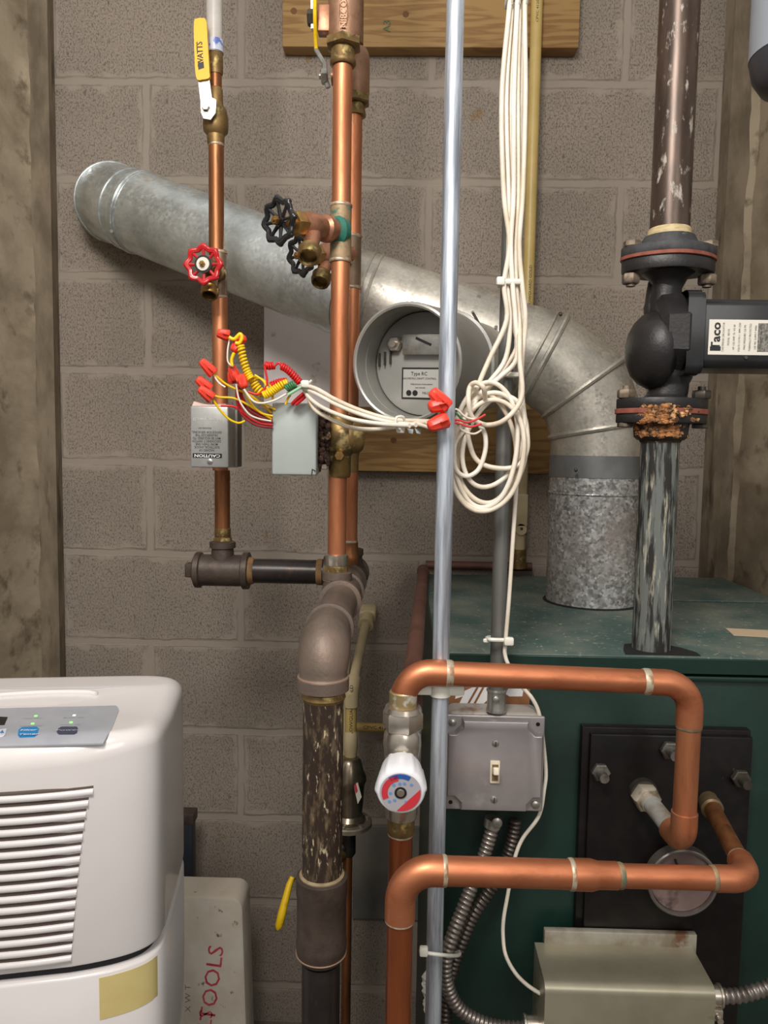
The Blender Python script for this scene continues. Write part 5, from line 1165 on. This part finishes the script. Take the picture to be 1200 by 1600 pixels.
wire('red wire sweeping under the middle cluster', W3([(345, 634), (368, 636), (385, 650), (402, 660), (424, 662)], 1.06, .004), wred)
for i, (o_, m_) in enumerate(((0, wdred), (4, wred), (8, wdred), (12, wdred), (16, wred))):
    wire(['dark red wire at the left of the drooping bunch', 'bright red wire second in the drooping bunch', 'dark red wire in the middle of the drooping bunch', 'dark red wire fourth in the drooping bunch', 'bright red wire at the right of the drooping bunch'][i],
         W3([(370 + o_*.4, 602), (370 + o_*.6, 625 - o_*.2), (378 + o_, 648 - o_*.5), (400 + o_, 664 - o_*.8), (426, 668 - o_)], 1.06 + .002*i, .003), m_)
wire('white wire drooping from the middle cluster', W3([(369, 600), (374, 625), (388, 646), (404, 654), (424, 658)], 1.05, .003), wirewhite, r=.0013)
wire('yellow wire drooping in the middle of the tangle', W3([(382, 608), (392, 630), (408, 645), (426, 650)], 1.05, .004), wyel)
wire('second yellow wire dipping behind the grey box', W3([(388, 615), (400, 625), (415, 632), (430, 640)], 1.06, .004), wyel)
wire('yellow wire sticking out above the spiral', W3([(392, 590), (408, 592), (424, 606), (426, 625)], 1.06), wyel)
wire('yellow wire crossing over to the spiral', W3([(398, 586), (412, 596), (420, 612)], 1.05), wyel)
wire('pale wire running from the cluster to the white cables', W3([(381, 608), (395, 626), (410, 630), (430, 625), (450, 614), (468, 606)], 1.04, .003), wirewhite)
wire('thin white wire linking the upper and middle wire nuts', W3([(360, 526), (356, 545), (356, 565), (364, 573)], 1.055), wirewhite, r=.0012)
wire('short yellow wire above the middle cluster', W3([(366, 551), (362, 562), (363, 572)], 1.055), wyel, r=.0024)
wire('yellow loop at the top of the coiled wire', W3([(358, 527), (366, 530), (375, 522), (378, 528), (374, 536), (368, 536)], 1.05), wyel, r=.0026)
def spiral(label, pts, R, turns_, m, r=.0016):
    c = crom(pts, 14); b = MB(); out = []; N = turns_*10; a_ = (c[-1] - c[0]).normalized()
    for i in range(N + 1):
        f = i/N*(len(c) - 1); k = min(int(f), len(c) - 2); q = c[k].lerp(c[k+1], f - k); tg = (c[k+1] - c[k]).normalized(); u, v, _ = frame(tg)
        t = 2*PI*turns_*i/N; out.append(q + u*math.cos(t)*R + v*math.sin(t)*R)
    b.tube(out, r, 7); return tag(b.build('coiled_wire', m, ang=80), label, 'wire', 'coiled thermostat wires')
spiral('yellow coiled wire hanging down from the upper wire nuts', W3([(376, 540), (380, 560), (386, 580), (392, 592)], 1.05), .0042, 12, wyel)
spiral('red coiled wire in a short horizontal curl', W3([(414, 570), (420, 572), (428, 571)], 1.06), .0042, 5, wred)
spiral('red coiled wire slanting down to the white cables', W3([(440, 572), (450, 578), (460, 588), (468, 597)], 1.06), .0042, 10, wred)
spiral('red coiled wire above the yellow spiral', W3([(424, 602), (436, 597), (448, 596)], 1.065), .0038, 8, wred)
spiral('yellow coiled wire rising to the right over the grey box', W3([(412, 618), (424, 612), (436, 604), (450, 598)], 1.05), .0046, 12, wyel)
spiral('green coiled wire just above the grey box', W3([(447, 607), (454, 603), (461, 600)], 1.045), .0044, 5, wgreen)
spiral('yellow coiled wire bunched left of the grey box', W3([(394, 590), (400, 604), (410, 616)], 1.06), .0055, 7, wyel)
wire('red wire looping down from the red curl', W3([(413, 572), (417, 590), (416, 604), (404, 616), (388, 612)], 1.05), wred)
wire('red link between the two red curls', W3([(430, 571), (436, 567), (440, 573)], 1.06), wred)
wire('pale green wire beside the green curl', W3([(450, 617), (460, 611), (472, 604)], 1.04), mat('pale_green_wire', (150, 200, 160), rough=.4), r=.0022)
wire('thick red lead above the grey box', W3([(456, 632), (466, 622), (478, 612)], 1.06), wred, r=.0026)
wire('second red lead above the grey box', W3([(462, 632), (472, 624), (480, 616)], 1.055), wred, r=.0024)
wire('yellow lead poking up behind the grey box', W3([(446, 632), (450, 622), (454, 617)], 1.06), wyel)
wire('yellow lead at the right corner of the grey box', W3([(484, 634), (482, 624), (480, 614)], 1.06), wyel)
# white cables running right
cab = [([(470, 603), (490, 606), (520, 622), (560, 640), (610, 655), (655, 658), (680, 659)], 'uppermost white cable running right across the damper'), ([(472, 606), (492, 614), (525, 632), (565, 648), (610, 660), (650, 664)], 'second white cable running right across the damper'),
       ([(474, 600), (500, 610), (540, 634), (590, 652), (640, 660), (668, 660)], 'third white cable running right across the damper'), ([(476, 612), (488, 626), (510, 640), (550, 655), (600, 663), (640, 665)], 'fourth white cable running right across the damper'),
       ([(475, 608), (482, 622), (492, 640), (515, 654), (545, 667), (580, 671), (620, 667), (650, 663), (672, 668)], 'lowest sagging white cable running right across the damper')]
for i, (L_, l_) in enumerate(cab):
    pts = [P(a_, b_, 1.05 - .178*(k/(len(L_)-1)) + .004*(i % 3)) for k, (a_, b_) in enumerate(L_)]
    cable('white_cable', l_, pts, .0027, wirewhite if i % 2 else wirecream, 'white cables running right')
b = MB(); b.rbox(P(477, 600, 1.03), (.012, .010, .010), .003, 2); b.cyl(P(478, 603, 1.03), P(487, 594, 1.03), .0014, 8); tag(b.build('cable_tie', tie), 'white cable tie bunching the cables above the grey box', 'cable tie')
b = MB(); b.rbox(P(626, 671, .905), (.010, .009, .009), .002, 2); b.tube(crom([P(620, 652, .895), P(630, 652, .90), P(632, 664, .905), P(624, 671, .90), P(618, 662, .895)], 4, True), .0016, 6, closed=True); tag(b.build('cable_tie', tie), 'white cable tie hanging under the cables in front of the damper', 'cable tie')
for k, (x0_, l_) in enumerate(((636, 'left'), (648, 'right'))):
    b = MB(); b.extr([P(x0_, 669, .90), P(x0_ + 10, 671, .90), P(x0_ + 9, 678, .90), P(x0_ + 3, 677, .90)], (0, .002, 0)); tag(b.build('tape_scrap', mat('grey_tape', (170, 176, 180), rough=.4)), 'small grey tape scrap under the white cables, %s of the two' % l_, 'tape')
wire('thin green wire from the wire nuts into the coil', W3([(699, 636), (712, 645), (722, 655), (735, 663)], .880, .006), wgreen, 'splice wires', .0013)
wire('thin white wire from the wire nuts, dipping under the coil', W3([(698, 640), (710, 655), (722, 672), (740, 678), (752, 672)], .880, .006), wirewhite, 'splice wires', .0013)
wire('thin red wire from the lowest wire nut into the coil', W3([(700, 656), (715, 656), (730, 660), (745, 655), (758, 648)], .880, .006), mat('pink_red_wire', (214, 70, 70), rough=.4), 'splice wires', .0013)
wire('second thin red wire from the lowest wire nut', W3([(700, 659), (718, 662), (735, 667), (752, 662)], .880, .006), mat('pink_red_wire', (1, 1, 1)), 'splice wires', .0013)
wire('thin white wire between the two upper wire nuts and the coil', W3([(698, 632), (706, 640), (714, 640), (728, 652), (744, 656)], .876, .006), wirewhite, 'splice wires', .0013)

# ================================================================== dehumidifier
AL = math.radians(8)
BOW = .030
u_ = V((math.cos(AL), math.sin(AL), 0)); w_ = V((-math.sin(AL), math.cos(AL), 0))      # right along the front, back into the room
fr = P(247, 1330, .830)          # front right corner
HWd, HDd = .185, .140
O_ = V((fr.x, fr.y, 0)) - u_*HWd + w_*(HDd - BOW + .004)
ZTf, ZTb = P(120, 1180, .80).z + .004, P(120, 1047, 1.07).z
def DP(x, y, z): return O_ + u_*x + w_*y + Z_*z
NN = 96; NE = 8.0
def plan(s=1.0, inset=0):
    out = []
    for k in range(NN):
        t = 2*PI*k/NN; c_, s2 = math.cos(t), math.sin(t); a_, b_ = HWd - inset, HDd - inset
        x = math.copysign(abs(c_)**(2/NE), c_)*a_*s; y = math.copysign(abs(s2)**(2/NE), s2)*b_*s
        if y < 0: y += BOW*(x/HWd)**2*(-y/HDd)
        out.append((x, y))
    return out
def ztop(y): 
    t = max(0, min(1, (y + HDd)/(2*HDd))); f = [(0, ZTf), (.10, ZTf + .012), (.55, ZTb - .006), (.75, ZTb), (1, ZTb - .002)]
    for (a_, za), (c_, zc) in zip(f, f[1:]):
        if t <= c_: return za + (zc - za)*(t - a_)/(c_ - a_)
    return ZTb
dh = thing('dehumidifier', DP(0, 0, .42), 'white dehumidifier with a louvred front and a grey control panel', 'dehumidifier')
ZS = .0
zsm = P(120, 1505, .82).z       # seam height
b = MB(); prev = None; Rr = .020
lev = [('a', zsm + .004, 0), ('a', zsm + .03, 0)]
R = b.ring([DP(x, y, zsm + .010) for x, y in plan(1, .010)]); b.face(R[::-1]); prev = R
R = b.ring([DP(x, y, zsm + .010) for x, y in plan(1, .001)]); b.bridge(prev, R); prev = R
R = b.ring([DP(x, y, zsm + .013) for x, y in plan(1, 0)]); b.bridge(prev, R); prev = R
for i in range(7):
    t = i/6*PI/2; ins = Rr*(1 - math.cos(t)); 
    R = b.ring([DP(x, y, ztop(y) - Rr + Rr*math.sin(t)) for x, y in plan(1, ins)]); b.bridge(prev, R, 0); prev = R
for s in [1 - .035*i for i in range(1, 28)]:
    pl = plan(1, Rr); R = b.ring([DP(x*s, y*s, ztop(y*s)) for x, y in pl]); b.bridge(prev, R); prev = R
b.face(prev); hs = b.build('housing', applw, dh, ang=50)
# lower tank
b = MB(); prev = None
for z, ins in ((.42, .004), (.43, 0), (zsm - .006, 0), (zsm - .003, .002), (zsm - .002, .008)):
    R = b.ring([DP(x, y, z) for x, y in plan(1, ins)])
    if prev: b.bridge(prev, R)
    else: b.face(R[::-1])
    prev = R
b.face(prev); tk = b.build('water_tank', applw, dh, ang=50)
b = MB(); prev = None
for z in (zsm - .006, zsm + .012):
    R = b.ring([DP(x, y, z) for x, y in plan(1, .010)])
    if prev: b.bridge(prev, R)
    else: b.face(R[::-1])
    prev = R
b.face(prev); b.build('seam_gap', seamdk, dh)
def yfront(x): return -HDd*(1 - abs(x/HWd)**NE)**(1/NE)*(1 - BOW/HDd*(x/HWd)**2) if abs(x) < HWd else 0
def front(x, z, o=0): return DP(x, yfront(x) - o, z)
# louvres
def hit(px, py):
    """point of the front face seen at an image position"""
    d = ray(px, py); c0_ = V((0, 0, CZ)); n_ = -w_; yy_ = -HDd
    for _ in range(12):
        t = (DP(0, yy_, 0) - c0_).dot(n_)/d.dot(n_); q = c0_ + d*t; x_ = (q - O_).dot(u_); yy_ = yfront(max(-HWd*.97, min(HWd*.97, x_)))
    return x_, q.z
tx, tz = hit(146, 1226); bx, bz = hit(112, 1486)
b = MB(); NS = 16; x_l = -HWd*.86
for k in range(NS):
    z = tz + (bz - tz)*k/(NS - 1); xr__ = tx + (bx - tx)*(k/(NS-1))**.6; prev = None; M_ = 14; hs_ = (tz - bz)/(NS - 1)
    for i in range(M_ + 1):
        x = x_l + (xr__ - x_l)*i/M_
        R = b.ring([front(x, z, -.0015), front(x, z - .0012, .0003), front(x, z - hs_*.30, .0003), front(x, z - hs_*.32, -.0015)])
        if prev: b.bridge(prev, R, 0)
        else: b.face(R[::-1], 0)
        prev = R
    b.face(prev, 0); prev = None
    for i in range(M_ + 1):
        x = x_l + (xr__ - x_l)*i/M_
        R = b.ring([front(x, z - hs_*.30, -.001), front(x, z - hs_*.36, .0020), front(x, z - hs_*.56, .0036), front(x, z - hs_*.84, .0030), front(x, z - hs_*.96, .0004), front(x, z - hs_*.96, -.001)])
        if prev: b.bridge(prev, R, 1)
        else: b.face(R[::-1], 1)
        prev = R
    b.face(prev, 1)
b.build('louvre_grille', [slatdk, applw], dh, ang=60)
# control panel on the sloping top
def hitop(px, py):
    d = ray(px, py); c0_ = V((0, 0, CZ)); lo, hi = .3, 2.5
    for _ in range(40):
        t = (lo + hi)/2; q = c0_ + d*t
        if q.z > ztop((q - O_).dot(w_)): lo = t
        else: hi = t
    return (q - O_).dot(u_), (q - O_).dot(w_)
c1_, c2_, c3_, c4_ = hitop(189, 1103), hitop(170, 1162), hitop(-260, 1190), hitop(-200, 1108)
def tp(x, y, o=.0006): return DP(x, y, ztop(y) + o)
b = MB(); n1 = 10
ya_, yb_ = c2_[1], c1_[1]; pan = []
for i in range(n1 + 1):
    t = i/n1; y = ya_ + (yb_ - ya_)*t; xr2 = c2_[0] + (c1_[0] - c2_[0])*t - (.006 if i in (0, n1) else (.002 if i in (1, n1-1) else 0)); pan.append((xr2, y))
prev = None
for xr2, y in pan:
    R = b.ring([tp(-HWd*.8, y, -.001), tp(-HWd*.8, y, .0008), tp(xr2, y, .0008), tp(xr2, y, -.001)])
    if prev: b.bridge(prev, R)
    else: b.face(R[::-1])
    prev = R
b.face(prev); cp_ = b.build('control_panel', ctl, dh)
def onpan(px, py, o=.0012): x, y = hitop(px, py); return tp(x, y, o)
sl_ = (tp(0, -.02) - tp(0, -.06)).normalized()
def pquad(mb, pts, o=.0010, m=0): mb.extr([onpan(x, y, o) for x, y in pts], (0, 0, .0004), m)
b = MB(); pquad(b, [(28, 1150), (29, 1142), (34, 1138), (57, 1137), (61, 1140), (58, 1149), (54, 1153), (31, 1154)]); bt = b.build('filter_button', blue, cp_)
text('Filter', (.0085, .0075), onpan(45, 1143, .0016), u_, sl_, bt, inkw, bold=.02); text('Timer', (.0085, .0075), onpan(45, 1149.5, .0016), u_, sl_, bt, inkw, bold=.02)
b = MB(); pquad(b, [(89, 1146), (91, 1140), (96, 1137), (120, 1137), (122, 1140), (120, 1146), (116, 1149), (92, 1149)]); bt = b.build('power_button', navy, cp_)
text('Power', (.0100, .0085), onpan(106, 1143, .0016), u_, sl_, bt, mat('pale_ink', (190, 194, 206), rough=.4))
b = MB(); pquad(b, [(-30, 1120), (12, 1122), (7, 1134), (-30, 1136)]); b.build('display', ink, cp_)
b = MB(); pquad(b, [(-20, 1144), (11, 1140), (8, 1150), (4, 1153), (-20, 1155)]); ab = b.build('arrow_button', mat('button_white', (206, 206, 210), rough=.4), cp_); b = MB(); pquad(b, [(0, 1147), (4, 1143), (6, 1147)], .0016); b.build('arrow_mark', blue, ab)
for (px, py, m_) in ((56, 1120, ledg), (51, 1132, ledg), (116, 1119, ledw), (111, 1130, ledg)):
    b = MB(); b.lathe(onpan(px, py, .0008), Z_, [(0, .0018), (.0006, .0018)], 14); b.build('indicator_light', m_, cp_)
text('Clean Filter', (.0048, .0042), onpan(52, 1124, .0012), u_, sl_, cp_, inkgrey); text('Continuous', (.0052, .0042), onpan(48, 1136, .0012), u_, sl_, cp_, inkgrey)
text('Bucket Full', (.0052, .0042), onpan(115, 1123, .0012), u_, sl_, cp_, inkgrey); text('Power On', (.0054, .0042), onpan(110, 1134, .0012), u_, sl_, cp_, inkgrey)
# raised bead behind the panel (handle edge)
b = MB(); q = [hitop(x, y) for x, y in ((-150, 1092), (-40, 1090), (60, 1084), (130, 1083), (152, 1086))]; q = [(max(x, -HWd*.75), y) for x, y in q]; b.tube(crom([tp(x, y, .001) for x, y in q], 6), [.004]*24 + [.001], 10); b.build('handle_ridge', applw, dh)
b = MB(); q = [hitop(x, y) for x, y in ((-200, 1078), (60, 1077), (155, 1076), (190, 1074))]; q = [(max(x, -HWd*.85), y) for x, y in q]; b.tube([tp(x, y, -.0004) for x, y in q], .0010, 6); b.build('seam_line', ctl, dh)
# masking tape on the tank
mp = [hit(155, 1528), hit(246, 1508), hit(246, 1573), hit(153, 1594)]
x0_, x1_ = mp[0][0], mp[1][0]; prev = None; b = MB(); z1_, z0_ = (mp[0][1] + .0), mp[3][1]
for i in range(13):
    x = x0_ + (x1_ - x0_)*i/12; x = min(x, HWd*.994)
    R = b.ring([front(x, z0_, -.001), front(x, z0_, .0006), front(x, z1_, .0006), front(x, z1_, -.001)])
    if prev: b.bridge(prev, R)
    else: b.face(R[::-1])
    prev = R
b.face(prev); b.build('masking_tape', maskt, tk)
# crate under it, below the picture
b = MB(); q = DP(0, 0, .21); b.rbox(q, (.36, .25, .418), .004, 1, R=Matrix.Rotation(AL, 3, 'Z')); tag(b.build('wooden_crate', crate), 'plain wooden crate carrying the dehumidifier', 'crate')

# ================================================================== tool box lid, dark post, hanging canister
YZ = 1.42; k0, k1 = P(252, 1403, YZ), P(384, 1600, YZ); zt_ = P(330, 1403, YZ).z
tl_ = thing('tool_box', ((k0.x+k1.x)/2, YZ, 0), 'stained cream plastic box lid with red marker lettering, upright between dehumidifier and pipes', 'box')
b = MB(); xl_, xr3 = k0.x, P(379, 1440, YZ).x; wd = xr3 - xl_; rr = .022; pts = []
for cx_, cz_2, a0 in ((xr3 - rr, zt_ - rr, 0), (xl_ + rr, zt_ - rr, 90)):
    for i in range(7): t = math.radians(a0 + 15*i); pts.append((cx_ + rr*math.cos(t), cz_2 + rr*math.sin(t)))
pts += [(xl_, .002), (xr3 + .014, .002)]
prev = None; cxm = (xl_ + xr3)/2
for y, s in ((YZ + .075, .97), (YZ + .070, 1.0), (YZ + .006, 1.0), (YZ + .001, .985), (YZ, .955)):
    R = b.ring([V((cxm + (x - cxm)*s, y, z if z < .01 else zt_ - (1-s)*.06 - (zt_ - z))) for x, z in pts])
    if prev: b.bridge(prev, R)
    else: b.face(R[::-1])
    prev = R
b.face(prev); tbd = b.build('lid', toolcream, tl_)
text('TOOLS', (.050, .044), P(332, 1537, YZ), V((.12, 0, 1)), V((-1, 0, .12)), tbd, inkred, 'marker_lettering', bold=.0)
text('TOOLS', (.040, .040), P(318, 1625, YZ), V((.12, 0, 1)), V((-1, 0, .12)), tbd, inkred, 'marker_lettering', bold=-.01)
text('X W T', (.020, .016), P(294, 1560, YZ), V((0, 0, 1)), V((-1, 0, 0)), tbd, mat('faint_ink', (120, 100, 84), rough=.7), 'faint_scribble', bold=-.01)
a, c = P(286, 1266, 1.60), P(303, 1400, 1.60)
b = MB(); b.rbox(((a.x+c.x)/2 - .002, 1.60, a.z/2 - .012), (c.x-a.x + .006, .03, a.z - .022), .002, 2); ps = tag(b.build('steel_post', postblk), 'blue-black steel post standing at the wall behind the dehumidifier', 'post')
b = MB(); b.rbox(((a.x+c.x)/2, 1.60, a.z - .012), (c.x-a.x + .010, .034, .024), .003, 2); plabel(b.build('worn_cap', iron_dk, ps), 'brown worn end of the post')
q = P(1262, 60, .90); b = MB(); zb2 = P(1210, 152, .90).z
b.lathe((q.x, .90, zb2), Z_, [(0, .010), (.003, .030), (.012, .046), (.026, .055), (.045, .0585)], 40); o = b.build('hanging_canister', greypvc_d); tag(o, 'grey cylinder with a dark rounded end at the top right edge', 'canister')
b = MB(); b.lathe((q.x, .90, zb2 + .045), Z_, [(0, .0592), (.20, .0592)], 40); b.build('shell', greypvc, o)
# thin box low behind the riser, greyer and darker than the blocks; caulk blobs
a, c = P(590, 1292, 1.69), P(665, 1440, 1.69)
b = MB(); b.rbox((P(600, 1300, 1.69).x + .01, 1.697, (a.z+c.z)/2), (.16, .010, a.z - c.z), .001, 1); pp_ = tag(b.build('dark_wall_area', mat('patch_grey', (122, 116, 106), (98, 97, 93), 6, rough=.85, bump=.3)), 'dark grey area low on the block wall behind the copper risers', 'panel')
random.seed(5)
for (px, py, l_) in ((646, 1560, 'white caulk blob beside the copper riser, low on the boiler side'),):
    b = MB()
    for k in range(9): b.sphere(V((BX0 - .002, 1.03 + random.uniform(-.004, .004), P(px, py + k*6 - 26, 1.02).z)), random.uniform(.006, .010), n=8)
    tag(b.build('caulk_blob', mat('caulk', (206, 204, 196), rough=.6), jitter=.001), l_, 'caulk')
